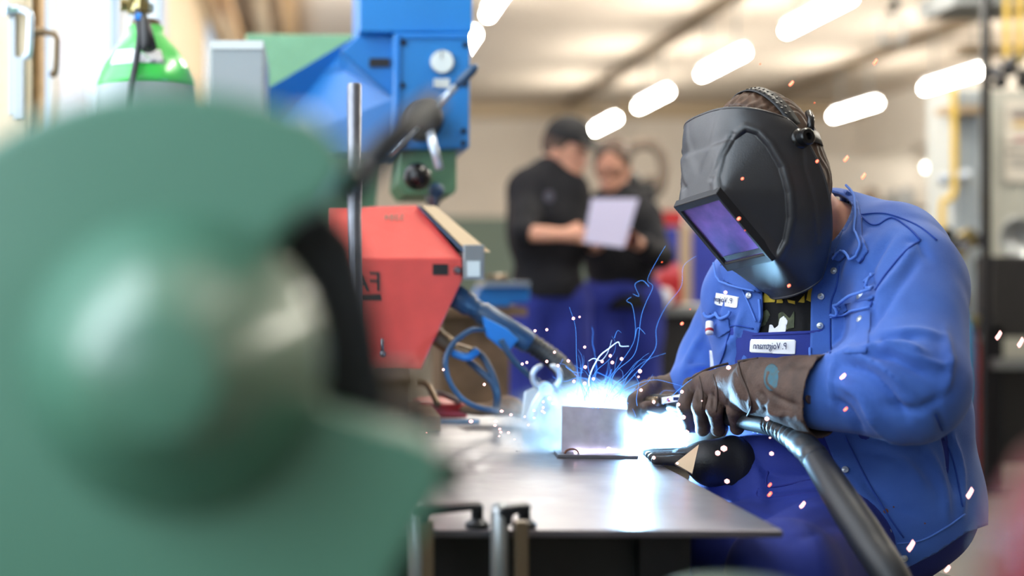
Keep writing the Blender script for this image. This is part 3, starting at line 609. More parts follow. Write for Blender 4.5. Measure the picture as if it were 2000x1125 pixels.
tag(MB().add([P(1024, 765, 3.02), P(1052, 752, 3.02), P(1060, 822, 3.0), P(1018, 822, 3.0), P(1026, 765, 3.09), P(1054, 752, 3.09), P(1060, 822, 3.10), P(1018, 822, 3.10)], [(0, 1, 2, 3), (7, 6, 5, 4), (0, 4, 5, 1), (1, 5, 6, 2), (2, 6, 7, 3), (3, 7, 4, 0)]).build('tool_pouch', M['handle'], bev=.003), 'pale grey tool pouch behind the pincers', 'tool holder')
# clamps on the near edge of the table
def clamp(x0, x1, xs, label):
    Yk = 1.84; t = thing('screw_clamp', P(x0, 1040, Yk), label, 'clamp', 'clamps on the near table edge')
    MB().tube([P(x0+8, 1300, Yk-.02), P(x0+8, 1010, Yk-.02), P(x0+10, 990, Yk-.01)], .012, 8).build('spindle', M['steelgrey'], t, smooth=True)
    MB().prism([(x0-8, 1018), (x0+4, 985), (x1, 978), (x1+2, 988), (x0+28, 1000), (x0+26, 1020)], Yk-.03, Yk+.0, Yk).build('arm', M['darkmetal'], t, bev=.003)
    MB().lathe((P(x1-6, 0, Yk+.03).x, Yk+.03, TZ), (0, 0, 1), [(0, .016), (.006, .016), (.012, .008), (.03, .008), (.03, 0)], 14).build('pad', M['darkmetal'], t, angle=40)
    MB().box(P(xs, 0, Yk).x, P(xs+26, 0, Yk).x, Yk-.03, Yk-.01, P(0, 1300, Yk).z, P(0, 1012, Yk).z).build('rail', M['brown_metal'], t, bev=.002)
clamp(808, 938, 818, 'steel screw clamp hooked over the near table edge, left one, long arm'); clamp(968, 1030, 1000, 'steel screw clamp on the near table edge, right one, with two hanging bars')

# ------------------------------------------------------------------ column drilling machine
YD = 3.65
t = thing('drilling_machine', (P(840, 0, YD).x, YD+.3, 0), 'large blue and green column drilling machine with round gauge and handles', 'drill press')
MB().prism([(700, -120), (921, -120), (922, 66), (770, 66), (700, 66)], YD-.02, YD+.5, YD).build('motor_housing', M['blue_paint'], t, bev=.006)
MB().prism([(700, 66), (772, 66), (772, 193), (665, 97)], YD+.02, YD+.45, YD).build('belt_cover', M['blue_paint'], t, bev=.005)
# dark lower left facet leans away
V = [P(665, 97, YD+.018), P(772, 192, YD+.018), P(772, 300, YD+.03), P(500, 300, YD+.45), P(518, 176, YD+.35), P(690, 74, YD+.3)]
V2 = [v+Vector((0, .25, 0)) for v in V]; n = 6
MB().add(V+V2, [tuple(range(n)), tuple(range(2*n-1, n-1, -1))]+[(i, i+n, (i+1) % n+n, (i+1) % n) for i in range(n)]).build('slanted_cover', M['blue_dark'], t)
MB().prism([(769, 64), (919, 64), (917, 290), (769, 290)], YD-.05, YD+.4, YD-.05).build('head', M['blue_paint'], t, bev=.006)
MB().prism([(772, 68), (780, 68), (780, 288), (772, 288)], YD-.06, YD-.05, YD-.05).prism([(780, 68), (915, 68), (915, 74), (780, 74)], YD-.056, YD-.05, YD-.05).build('cover_rim', M['bright_blue'], t)
for x, y in ((788, 84), (908, 88), (786, 167), (908, 165), (905, 256), (905, 280), (786, 280)): MB().lathe(P(x, y, YD-.05), (0, -1, 0), [(0, .007), (.006, .007), (.006, 0)], 10).build('screw', M['darkmetal'], t)
MB().lathe(P(863, 122, YD-.05), (0, -1, 0), [(0, .030), (.012, .030), (.014, .026)], 28).build('gauge_rim', M['steelgrey'], t, angle=40)
gd = MB().lathe(P(863, 122, YD-.05), (0, -1, 0), [(.012, .0275), (.015, .0275), (.015, 0)], 28).build('gauge_face', M['gauge_face'], t, angle=40)
MB().box(P(862, 0, YD-.06).x-.001, P(862, 0, YD-.06).x+.001, YD-.067, YD-.0655, P(0, 122, YD).z, P(0, 108, YD).z).build('needle', M['black'], gd)
MB().prism([(847, 154), (878, 154), (878, 172), (847, 172)], YD-.054, YD-.05, YD-.05).build('data_plate', M['panel_white'], t); MB().prism([(722, 112), (762, 112), (762, 129), (722, 129)], YD+.014, YD+.02, YD).build('name_plate', M['charcoal'], t)
hc = P(832, 228, YD-.16)
MB().lathe(hc+Vector((0, .11, 0)), (0, -1, 0), [(0, .05), (.03, .05), (.04, .042), (.10, .042), (.13, .034), (.14, .02), (.14, 0)], 24).build('feed_hub', M['darkmetal'], t, angle=40)
for e_, r_, mm, g in ((P(932, 127, YD-.22), .009, 'handle', True), (P(858, 330, YD-.2), .011, 'handle', False), (P(760, 300, YD-.2), .009, 'handle', False)):
    d = e_-hc; MB().tube([hc+d*.15, hc+d*(.62 if g else 1)], r_, 12).build('feed_lever', M[mm], t, smooth=True)
    if g: MB().tube([hc+d*.6, hc+d*.7, hc+d*.92, e_], [.009, .013, .012, .006], 12).build('lever_grip', M['rubber_blue'], t, smooth=True)
MB().prism([(780, 290), (892, 290), (892, 372), (884, 381), (790, 381), (776, 360)], YD, YD+.35, YD).build('spindle_carrier', M['drill_green'], t, bev=.006)
MB().ball(P(815, 345, YD-.12), .035, 10).tube([P(815, 345, YD-.12), P(818, 345, YD)], .012, 8).build('depth_knob', M['black_gloss'], t, smooth=True)
MB().lathe((P(848, 0, YD).x, YD+.03, P(0, 325, YD).z), (0, 0, -1), [(0, .03), (.06, .028), (.065, .02), (.09, .02), (.10, .012), (.13, .012)], 16).build('spindle', M['steel'], t, angle=40)
MB().ball(P(852, 372, YD-.06), .02, 8).build('stop_collar', M['rubber_blue'], t, smooth=True)
MB().prism([(480, 66), (705, 68), (705, 320), (480, 320)], YD+.78, YD+1.1, YD+.78).build('rear_arm', M['pale_green'], t, bev=.006)
MB().box(P(600, 0, YD).x, P(760, 0, YD).x, YD+.72, YD+1.0, .0, P(0, 100, YD).z).build('column', M['drill_green'], t); MB().box(P(560, 0, YD).x, P(900, 0, YD).x, YD+.05, YD+.8, 0, .12).build('foot', M['drill_green'], t)
# grey metal box left of the drill
t = thing('metal_locker', (P(463, 0, 3.3).x, 3.4, 0), 'plain grey steel cabinet left of the green drill arm', 'cabinet')
MB().box(P(410, 0, 3.3).x, P(516, 0, 3.3).x, 3.3, 3.7, 0.02, P(0, 78, 3.3).z).build('body', M['cyl_grey'], t, bev=.006); MB().box(P(412, 0, 3.3).x, P(514, 0, 3.3).x, 3.296, 3.3, P(0, 96, 3.3).z, P(0, 80, 3.3).z).build('top_strip', M['panel_white'], t)
# green shielding gas cylinder
YG = 3.36; X = P(285, 0, YG).x
t = thing('gas_cylinder', (X, YG, 0), 'bright green topped gas cylinder with brass valve by the window', 'gas cylinder')
z = lambda y: P(0, y, YG).z
MB().lathe((X, YG, 0), (0, 0, 1), [(0, .10), (.02, .115), (z(172), .115)], 48).build('body', M['cyl_grey'], t, angle=40)
MB().lathe((X, YG, 0), (0, 0, 1), [(z(172), .1155), (z(160), .114), (z(145), .108), (z(125), .098), (z(105), .083), (z(90), .068), (z(78), .054), (z(70), .045), (z(68), .042), (z(52), .042), (z(52), 0)], 48).build('shoulder', M['cyl_green'], t, smooth=True)
MB().lathe((X, YG, 0), (0, 0, 1), [(z(54), .035), (z(42), .035), (z(39), .03), (z(39), 0)], 32).build('neck_ring', M['brown_metal'], t, angle=40)
MB().lathe((X-.012, YG, 0), (0, 0, 1), [(z(40), .016), (z(25), .016), (z(24), .03), (z(8), .03), (z(6), .02), (z(-20), .02), (z(-22), .032), (z(-60), .032)], 8).lathe((X-.012, YG, z(12)), (-1, -.3, 0), [(0, .02), (.03, .02), (.032, .014), (.05, .014)], 6).build('valve', M['brass'], t, angle=30)
lb = MB(); rr = lambda y: float(np.interp(y, [105, 125, 145], [.083, .098, .108]))+.0012
V = []; Fc = []
for j, yy in enumerate(np.linspace(107, 135, 9)):
    for i, aa in enumerate(np.linspace(-134, -60, 40)): V.append((X+rr(yy+ (2 if abs(aa+110) < 20 else 0))*math.cos(math.radians(aa)), YG+rr(yy)*math.sin(math.radians(aa)), z(yy)))
for j in range(8):
    for i in range(39): Fc.append((j*40+i, j*40+i+1, (j+1)*40+i+1, (j+1)*40+i))
gt = BVHTree.FromPolygons([tuple(v) for v in V], Fc)
lab = solid(mk('hazard_label', V, Fc, M['white'], t, smooth=True), .0006, 0)
dq = drape([(277, 100), (292, 115), (277, 130), (262, 115)], gt, .0015); mk('label_diamond', [tuple(v) for v in dq], [(0, 1, 2, 3)], M['cyl_green'], lab)
writing('label_text', 'UN 1956', (308, 120), 7, M['ink'], lab, tree=gt, wd=30)
MB().tube(cr([P(268, 20, YG-.04), P(268, 34, YG-.06), P(272, 70, YG-.10), P(266, 120, YG-.12), P(256, 180, YG-.14), P(252, 300, YG-.14), P(256, 800, YG-.13)], 8), .008, 10).build('gas_hose', M['rubber'], t, smooth=True)
MB().tube([P(280, 32, YG-.07), P(284, 46, YG-.1), P(291, 94, YG-.13)], [.008, .012, .018], 16).build('rubber_grip', M['black'], t, smooth=True); MB().lathe(P(272, 34, YG-.07), (1, 0, -.2), [(-.008, .006), (-.008, .010), (.012, .010), (.012, .006)], 12).build('hose_clamp', M['bright_blue'], t)

# ------------------------------------------------------------------ foreground: green grinding machine, close to the lens
YF = .78
t = thing('grinding_machine', (P(330, 0, YF).x, YF+.05, 0), 'big out-of-focus green machine cover with round domed hub filling the left foreground', 'machine')
arc_ = [(330+630*math.cos(math.radians(a)), 770-600*math.sin(math.radians(a))) for a in range(180, 56, -6)]
cov = arc_+[(690, 320), (640, 395), (575, 425), (535, 480), (548, 600), (590, 735), (640, 800), (740, 830), (850, 865), (880, 940), (830, 1030), (770, 1130), (740, 1300), (-300, 1300)]
MB().prism(cov, YF, YF+.06).build('cover', M['machine_green'], t, bev=.006)
hub = [(0, .0825), (.008, .082), (.016, .079), (.100, .035), (.106, .031), (.107, .0285), (.107, 0)]
MB().lathe(P(340, 708, YF), (0, -1, 0), hub, 72).build('hub_cover', mat('hub_paint', (84, 132, 110), .34, coat=.6), t, angle=30)
MB().prism([(500, 470), (640, 400), (700, 470), (742, 640), (765, 800), (720, 850), (560, 800)], YF+.065, YF+.11, YF+.065).build('wheel_guard', M['rubber'], t, bev=.004)
MB().prism([(700, 720), (810, 715), (830, 745), (820, 775), (700, 770)], YF+.12, YF+.16, YF+.12).build('tool_rest', M['brown_metal'], t, bev=.003)
MB().lathe(P(740, 815, YF+.1), (1, 0, 0), [(0, .009), (.02, .009), (.02, .012), (.032, .012), (.032, 0)], 14).lathe(P(830, 925, YF+.1), (1, 0, 0), [(0, .009), (.012, .009), (.012, .011), (.022, .011), (.022, 0)], 14).build('clamp_knob', M['black'], t, angle=40)
MB().tube([P(672, 385, YF+.2), P(740, 300, YF+.22), P(850, 195, YF+.26)], [.010, .012, .009], 14).build('lever', M['rubber'], t, smooth=True)
MB().ball(P(683, 352, YF+.15), .014, 8).build('lever_pivot', M['darkmetal'], t, smooth=True)
MB().lathe(P(596, 246, YF+.02), (-.1, -1, .15), [(-.03, .009), (0, .009), (.005, .0085), (.009, .006), (.011, .002), (.011, 0)], 24).build('cap_nut', M['handle'], t, smooth=True)
MB().box(P(-150, 0, YF).x, P(560, 0, YF).x, YF+.0, YF+.30, 0, P(0, 1290, YF).z).build('pedestal', M['machine_green'], t)
o = MB().lathe((P(1440, 0, .74).x, .74, .3), (0, 0, 1), [(0, .035), (P(0, 1172, .74).z-.30, .035), (P(0, 1162, .74).z-.3, .028), (P(0, 1158, .74).z-.3, .0)], 40)
o.box(P(1440, 0, .74).x-.03, P(1440, 0, .74).x+.03, .71, .77, 0, .3); tag(o.build('machine_post', M['machine_green'], angle=40), 'blurred green machine post just touching the bottom edge, right of centre', 'machine')
rm = thing('red_machine_handle', (P(2050, 0, .55).x, .57, 0), 'blurred dark red machine part in the bottom right corner', 'machine')
MB().tube([P(2052, 1500, .55), P(2052, 1150, .55), P(2060, 1000, .55), P(2078, 900, .55)], [.022, .022, .018, .010], 20).build('handle', M['maroon'], rm, smooth=True); MB().tube([P(2052, 1480, .55), (P(2052, 0, .55).x, .55, 0)], .015, 16).build('stem', M['maroon'], rm)
# ------------------------------------------------------------------ the welder
W = thing('person', (P(1680, 0, 2.5).x, 2.5, 0), 'seated person in blue work jacket and brown gauntlets bent over the table, face masked', 'person')
# head frame (from the mask): r = to the wearer's right, f = forward, u = up
H0 = np.array(P(1520.3, 350, 2.42)); a_, b_, c_ = map(math.radians, (67.64, 16.95, -7.99))
hf = np.array([-math.sin(a_)*math.cos(b_), -math.cos(a_)*math.cos(b_), -math.sin(b_)])
hr_ = np.cross(hf, [0, 0, 1]); hr_ /= np.linalg.norm(hr_); hu = np.cross(hr_, hf)
hr_, hu = hr_*math.cos(c_)+hu*math.sin(c_), -hr_*math.sin(c_)+hu*math.cos(c_)
def HL(x, y, z): return H0+hr_*x+hf*y+hu*z
RH = np.array([hr_, hf, hu])
cl = np.array([.86, -.51, 0]); cf = np.array([-.51, -.86, 0])          # chest: lateral and facing
RC = np.array([cl, cf, [0, 0, 1.]])
sh_n, sh_f = P(1762, 520, 2.37), P(1452, 578, 2.62)
el_n, wr_n = P(1772, 745, 2.18), P(1600, 768, 2.25)
el_f, wr_f = P(1402, 705, 2.76), P(1335, 765, 2.70)
def torso(e=0., shirt=False):
    L = [(ell(P(1600, 650, 2.53), (.175+e, .135+e, .20+e), RC), 0), (cap(P(1745, 512, 2.41), P(1470, 575, 2.60), .070+e, .068+e), .07),
         (cap(P(1630, 448, 2.53), P(1735, 492, 2.46), .058+e, .064+e), .06), (ell(P(1662, 850, 2.53), (.192+e, .150+e, .21+e), RC), .08),
         (ell(P(1690, 985, 2.53), (.178+e, .155+e, .13+e), RC), .06)]
    return L
body = union([(ell(HL(0, .015, .03), (.074, .080, .108), RH), 0), (ell(HL(0, .02, -.055), (.056, .072, .07), RH), .03), (cap(HL(0, .085, .01), HL(0, .103, -.022), .010, .014), .012),
    (ell(HL(0, .088, -.058), (.024, .012, .010), RH), .01), (cap(HL(-.074, -.01, .0), HL(-.078, -.012, -.025), .013, .009), .006), (cap(HL(.074, -.01, .0), HL(.078, -.012, -.025), .013, .009), .006),
    (cap(HL(0, -.012, -.03), P(1612, 480, 2.52), .056, .064), .03)]
    +[(infl(f, -.02), k if k else .05) for f, k in torso()]
    +[(cap(sh_n, el_n, .048, .042), .03), (cap(el_n, wr_n, .042, .030), .02), (cap(sh_f, el_f, .048, .042), .03), (cap(el_f, wr_f, .042, .030), .02),
      (cap(P(1675, 1055, 2.52), P(1530, 1135, 2.15), .070, .05), .05), (cap(P(1530, 1135, 2.15), (P(1530, 0, 2.12).x+.02, 2.2, .09), .058, .04), .03), (cap((P(1530, 0, 2.12).x+.02, 2.2, .06), (P(1530, 0, 2.12).x-.1, 2.05, .045), .04, .032), .02),
      (cap(P(1600, 1035, 2.6), P(1430, 1085, 2.36), .070, .05), .05), (cap(P(1430, 1085, 2.36), (P(1440, 0, 2.38).x, 2.45, .09), .058, .04), .03), (cap((P(1440, 0, 2.38).x, 2.45, .06), (P(1440, 0, 2.38).x-.1, 2.32, .045), .04, .032), .02)])
V, Q = surfnet(body, (.55, 1.9, -.01), (1.40, 2.95, 1.42), .0085)
V = smoothv(V, Q, 2); mk('body', V, Q, M['skin'], W, smooth=True)
# hair
hair = union([(ell(HL(0, .008, .039), (.085, .091, .119), RH), 0), (ell(HL(0, -.022, -.02), (.070, .050, .07), RH), .03)])
def hairc(p):
    q = (p-H0)@RH.T; cut = np.maximum((q[:, 1]-.055)-.35*(q[:, 2]-.05), (-.02-q[:, 2])+np.clip(q[:, 1]+.02, 0, 1)*3-.045)
    rid = .0014*np.sin(q[:, 0]*520+90*q[:, 2]+3*np.sin(q[:, 1]*70)+2*np.sin(q[:, 2]*110))+.0009*np.sin(q[:, 1]*130+q[:, 0]*330)
    return np.maximum(hair(p)+rid, cut)
V, Q = surfnet(hairc, HL(0, 0, .02)-.17, HL(0, 0, .02)+.17, .003); mk('hair', V, Q, M['hair'], W, smooth=True)
# --- jacket
jk = union(torso(.012)+[(ell(P(1712, 1010, 2.50), (.175, .185, .16), RC), .04), (cap(P(1752, 512, 2.39), P(1775, 560, 2.33), .080, .088), .05), (union([(cap(P(1775, 545, 2.33), el_n, .086, .086), 0), (cap(el_n, P(1606, 769, 2.25), .080, .058), .035), (ell(P(1790, 770, 2.2), (.06, .07, .06)), .03)]), .022),
    (union([(cap(P(1458, 580, 2.63), el_f, .072, .068), 0), (cap(el_f, P(1352, 760, 2.70), .068, .050), .03)]), .02)])
V, Q = surfnet(jk, (.52, 1.95, .44), (1.32, 3.0, 1.26), .0065)
V = smoothv(V, Q, 1)
fo = [  # sleeve folds
 ([(1700, 455), (1668, 500), (1650, 560)], 10, .006), ([(1745, 455), (1705, 510), (1680, 580)], 9, -.006), ([(1790, 470), (1760, 520), (1700, 590)], 8, .005), ([(1800, 500), (1740, 580), (1695, 640)], 8, -.004),
 ([(1770, 470), (1795, 475), (1815, 510)], 6, -.004), ([(1710, 680), (1760, 672), (1810, 690)], 9, .007), ([(1705, 668), (1750, 652), (1800, 655)], 8, -.005),
 ([(1735, 650), (1790, 640), (1850, 655)], 8, .004), ([(1700, 700), (1735, 695), (1790, 722), (1820, 735)], 10, -.008), ([(1722, 668), (1770, 690), (1840, 712), (1866, 700)], 7, .006),
 ([(1620, 700), (1680, 698), (1730, 722), (1786, 770)], 9, .008), ([(1640, 718), (1690, 725), (1735, 765), (1770, 815)], 8, -.008), ([(1630, 745), (1680, 770), (1720, 830)], 9, .007),
 ([(1625, 775), (1660, 800), (1690, 850)], 8, -.007), ([(1655, 690), (1700, 680), (1715, 665)], 7, .007), ([(1690, 790), (1740, 850), (1790, 870)], 8, .006), ([(1850, 640), (1858, 720), (1840, 780)], 9, .005), ([(1730, 790), (1790, 800), (1850, 770)], 10, -.006),
 ([(1640, 700), (1625, 740), (1630, 800)], 6, .004),
 # chest, far sleeve, lower body
 ([(1680, 500), (1700, 560), (1700, 640)], 8, -.005), ([(1650, 640), (1665, 690)], 7, .003), ([(1405, 560), (1395, 610), (1375, 660)], 8, -.006), ([(1450, 600), (1430, 660), (1400, 700)], 8, .005), ([(1380, 640), (1350, 700), (1330, 740)], 8, .006),
 ([(1420, 640), (1440, 680), (1430, 720)], 6, -.005), ([(1340, 730), (1370, 720), (1400, 722)], 6, .005), ([(1830, 800), (1850, 860), (1870, 960)], 9, -.008), ([(1800, 860), (1840, 940), (1850, 1020)], 9, .006), ([(1690, 880), (1760, 900), (1815, 960)], 12, .006),
 ([(1670, 920), (1730, 980), (1800, 1010)], 10, -.005), ([(1860, 850), (1880, 930), (1878, 1010)], 8, .006), ([(1650, 1000), (1700, 1040), (1760, 1070)], 8, .004)]
V = fold(V, Q, [(a, b*.85, c*1.5) for a, b, c in fo], [(34, .0014), (13, .003), (61, .0006)])
px = pix(V)
arm_m = np.minimum(union([(cap(P(1775, 545, 2.33), el_n, .086, .086), 0), (cap(el_n, P(1606, 769, 2.25), .080, .058), .0)])(V), cap(el_f, P(1345, 762, 2.70), .068, .05)(V))
opening = [(1642, 380), (1640, 440), (1604, 497), (1594, 530), (1584, 575), (1582, 700), (1588, 780), (1608, 850), (1640, 925), (1682, 990), (1735, 1100), (1745, 1160), (1380, 1160), (1375, 1050), (1400, 900), (1402, 850), (1416, 780), (1452, 715), (1478, 660), (1488, 620), (1488, 585), (1486, 555), (1484, 500), (1484, 380)]
front = np.where(px[:, 1] < 522, (V[:, 1]-2.70)*900, (V[:, 1]-(2.56-.25*(V[:, 0]-1.0)))*900)
fo_ = np.maximum(sdpoly(px, opening), front); fo_ = np.maximum(fo_, np.where(arm_m < .012, 40, -1e3))
hem = np.interp(px[:, 0], [1380, 1700, 1762, 1830, 1888, 2000], [1100, 1118, 1114, 1080, 1040, 1000])-px[:, 1]
hem2 = (V[:, 2]-.50)*900
keep = np.minimum(fo_, np.minimum(hem, hem2))
neck = infl(cap(HL(0, -.012, -.05), P(1612, 470, 2.52), .06, .066), .012)(V)*1000+0
keep = np.minimum(keep, neck)
Vj, Fj = clipm(V, Q, keep)
jack = mk('work_jacket', Vj, Fj, M['denim'], W, smooth=True, label='blue denim work jacket'); solid(jack, .004, -1)
JT = BVHTree.FromPolygons([tuple(v) for v in Vj], Fj)
# --- shirt and bib overalls
sh = union(torso(-.004)+[(cap(HL(0, -.012, -.06), P(1610, 478, 2.52), .060, .070), .03)])
V, Q = surfnet(sh, (.66, 2.2, .44), (1.26, 2.85, 1.30), .008); V = fold(V, Q, [([(1560, 590), (1568, 640), (1560, 660)], 6, .004), ([(1530, 590), (1520, 650)], 6, -.003)], [(30, .0012)])
px = pix(V); c = np.array(P(1640, 430, 2.52))
nk = (V-np.array(P(1622, 462, 2.52)))@(np.array([-.62, -.2, .76])); Vs, Fs = clipm(V, Q, -(nk-.022)*1000)
shirt = mk('t_shirt', Vs, Fs, M['shirt'], W, smooth=True, label='black printed t-shirt'); ST = BVHTree.FromPolygons([tuple(v) for v in Vs], Fs)
legs = [(cap(P(1675, 1050, 2.50), P(1530, 1130, 2.12), .100, .080), .06), (cap(P(1530, 1125, 2.10), (P(1530, 0, 2.12).x+.02, 2.2, .12), .076, .062), .03), (cap(P(1600, 1035, 2.60), P(1430, 1085, 2.36), .105, .075), .05), (cap(P(1430, 1085, 2.36), (P(1440, 0, 2.38).x, 2.45, .12), .076, .062), .03)]
bb = union(torso(.004)+legs+[(cap(P(1580, 965, 2.60), P(1445, 955, 2.56), .105, .085), .05)]); V, Q = surfnet(bb, (.52, 1.9, .10), (1.30, 2.86, 1.12), .008)
V = fold(V, Q, [([(1470, 900), (1520, 930), (1620, 925)], 9, -.007), ([(1480, 960), (1560, 950), (1640, 940)], 9, -.008), ([(1500, 1000), (1560, 980), (1640, 965)], 8, .007), ([(1460, 880), (1480, 930), (1490, 1000)], 8, .006), ([(1520, 1030), (1580, 1000), (1680, 990)], 9, .006),
  ([(1550, 1060), (1620, 1030), (1690, 1030)], 10, -.005), ([(1440, 900), (1430, 960), (1470, 1000)], 8, -.006), ([(1500, 840), (1540, 870), (1600, 880)], 8, .005)], [(30, .0012), (12, .0025)])
px = pix(V); yt = np.interp(px[:, 0], [1440, 1474, 1582, 1640], [640, 650, 646, 640]); k1 = px[:, 1]-yt
k1 = np.where(V[:, 1] > 2.60, (.90-V[:, 2])*1000, k1)
Vb, Fb = clipm(V, Q, k1); bib = mk('bib_overalls', Vb, Fb, M['bib'], W, smooth=True, label='royal blue bib overalls'); solid(bib, .003, 1); BT = BVHTree.FromPolygons([tuple(v) for v in Vb], Fb)
seam('hem_seam', [(1472, 655), (1525, 653), (1582, 651)], BT, .0012, M['bib_seam'], bib, .003)
seam('pocket_seam', [(1500, 920), (1496, 945), (1508, 952), (1600, 935)], BT, .002, M['bib_seam'], bib, .002); seam('waist_seam', [(1482, 955), (1486, 975), (1560, 968), (1640, 955)], BT, .002, M['bib_seam'], bib, .002)
bd = patch('name_badge', [(1464, 662), (1553, 663), (1551, 692), (1462, 688)], BT, .005, .0015, M['badge'], bib, label='white name badge')
BDT = BT
writing('badge_text', 'P. Voigtmann', (1508, 677), 17, M['ink'], bib, tree=BT, off=.008, wd=62, rot=1)
patch('bib_pocket_label', [(1458, 830), (1500, 832), (1518, 852), (1470, 845)], BT, .004, .001, M['handle'], bib, label='grey white pocket label')
# shirt print
for k, pl in enumerate(([(1490, 578), (1494, 568), (1503, 566), (1502, 582), (1514, 583), (1513, 590), (1488, 591)], [(1517, 574), (1526, 583), (1530, 592), (1516, 592)], [(1538, 591), (1537, 585), (1552, 588), (1552, 594)], [(1558, 590), (1570, 575), (1571, 592)], [(1574, 586), (1578, 566), (1583, 550), (1590, 535), (1592, 565), (1583, 590)], [(1594, 533), (1600, 533), (1600, 548), (1594, 552)])):
    patch('print_letter', pl, ST, .002, .0008, M['print_yellow'], shirt, step=3)
for pl in ([(1482, 612), (1498, 604), (1504, 615), (1495, 634), (1484, 640)], [(1520, 612), (1528, 608), (1542, 622), (1552, 604), (1550, 640), (1520, 648)]): patch('print_camouflage', pl, ST, .0015, .0006, M['print_camo'], shirt, step=3)
patch('print_bird', [(1500, 650), (1502, 634), (1508, 634), (1511, 642), (1519, 636), (1522, 622), (1530, 617), (1531, 621), (1535, 619), (1535, 625), (1538, 625), (1536, 634), (1533, 648), (1525, 655)], ST, .0025, .0008, M['badge'], shirt, step=3, label='white bird print')
# --- jacket details
E_ = M['denim_seam']; L_ = M['denim_edge']
col_ = patch('collar', [(1634, 376), (1650, 376), (1668, 395), (1677, 425), (1678, 460), (1690, 492), (1672, 515), (1660, 498), (1646, 500), (1634, 512), (1620, 505), (1640, 460), (1650, 420)], JT, .012, .006, M['denim'], jack, label='turned down near collar')
seam('collar_edge', [(1650, 376), (1668, 395), (1677, 425), (1678, 460), (1690, 492), (1672, 515), (1660, 498), (1646, 500), (1634, 512)], JT, .0022, L_, jack, .014)
patch('collar', [(1404, 520), (1418, 508), (1452, 530), (1490, 560), (1482, 572), (1440, 562), (1412, 548)], JT, .010, .006, M['denim'], jack, label='far collar tip')
seam('collar_edge', [(1404, 520), (1412, 547), (1440, 561), (1482, 571)], JT, .002, L_, jack, .013)
seam('lapel_edge', [(1604, 497), (1594, 530), (1584, 575), (1582, 640), (1583, 700)], JT, .0026, L_, jack, .002); seam('placket_seam', [(1640, 520), (1634, 560), (1622, 600), (1622, 690)], JT, .0014, E_, jack, .001)
seam('lapel_edge', [(1484, 585), (1486, 620), (1478, 660), (1452, 715)], JT, .0024, L_, jack, .002); seam('placket_seam', [(1440, 545), (1462, 590), (1478, 628)], JT, .0016, L_, jack, .002)
seam('yoke_seam', [(1662, 395), (1690, 430), (1712, 440), (1742, 426), (1775, 446), (1798, 470)], JT, .0016, E_, jack, .001); seam('armhole_seam', [(1798, 470), (1770, 490), (1735, 530), (1712, 565), (1700, 600)], JT, .0016, E_, jack, .001)
seam('shoulder_seam', [(1680, 420), (1730, 418), (1790, 440), (1830, 470)], JT, .0014, E_, jack, .001)
# chest pocket with crumpled flap
patch('chest_pocket', [(1624, 618), (1698, 606), (1698, 632), (1690, 690), (1624, 690)], JT, .004, .002, M['denim'], jack)
seam('pocket_edge', [(1622, 620), (1660, 612), (1699, 605)], JT, .002, L_, jack, .006)
fl_ = patch('pocket_flap', [(1626, 596), (1636, 584), (1650, 580), (1690, 565), (1702, 552), (1706, 546), (1710, 556), (1706, 578), (1690, 586), (1660, 592), (1646, 594), (1650, 606), (1640, 614), (1628, 612), (1640, 600)], JT, .012, .005, M['denim'], jack, label='crumpled pocket flap')
seam('flap_edge', [(1624, 614), (1640, 614), (1650, 604), (1644, 594), (1662, 592), (1692, 585), (1706, 576), (1711, 556), (1706, 547), (1702, 555)], JT, .0026, L_, jack, .016)
for x, y, r in ((1673, 576, .008), ): studm(JT, x, y, r).build('snap_stud', M['handle'], jack, smooth=True).location -= Vector((0, .016, 0))
for x, y in ((1628, 529), (1603, 579), (1601, 636), (1676, 623), (1650, 917), (1733, 1038), (1765, 1090), (1462, 577)):
    o = studm(JT, x, y, .0058).build('snap_stud', M['handle'], jack, smooth=True); o.location -= Vector((0, .006 if 600 < y < 640 and x > 1650 else .002, 0))
# far breast: badge, pocket, pen
patch('name_badge', [(1398, 572), (1442, 580), (1438, 602), (1394, 595)], JT, .003, .0012, M['badge'], jack, label='white name badge on the far breast'); writing('badge_text', 'P. Voigtm', (1415, 587), 14, M['ink'], jack, tree=JT, off=.005, wd=36, rot=8)
patch('pen_pocket', [(1385, 612), (1402, 622), (1420, 618), (1425, 645), (1402, 660), (1386, 650)], JT, .005, .003, M['denim'], jack, step=3); seam('pocket_edge', [(1382, 610), (1388, 616), (1404, 612), (1412, 622), (1428, 616), (1432, 608)], JT, .003, L_, jack, .008)
seam('far_pocket_seam', [(1410, 640), (1440, 636), (1472, 642)], JT, .0014, E_, jack, .001); seam('far_pocket_seam', [(1425, 650), (1414, 690), (1405, 715)], JT, .0014, E_, jack, .001)
pn = MB(); p0 = drape([(1396, 622), (1401, 650)], JT, .016); pn.tube([p0[0], p0[1]], .007, 12); pen = pn.build('pen', M['badge'], None, smooth=True); tag(pen, 'white pen with red mark clipped in the far breast pocket of the blue jacket', 'pen')
q = p0[0].lerp(p0[1], .62); MB().tube([q, q.lerp(p0[1], .6)], .0074, 12).build('red_mark', M['red'], pen, smooth=True)
patch('cuff_label', [(1384, 684), (1391, 685), (1393, 718), (1386, 718)], JT, .006, .001, M['badge'], jack, step=2, label='narrow white woven label')
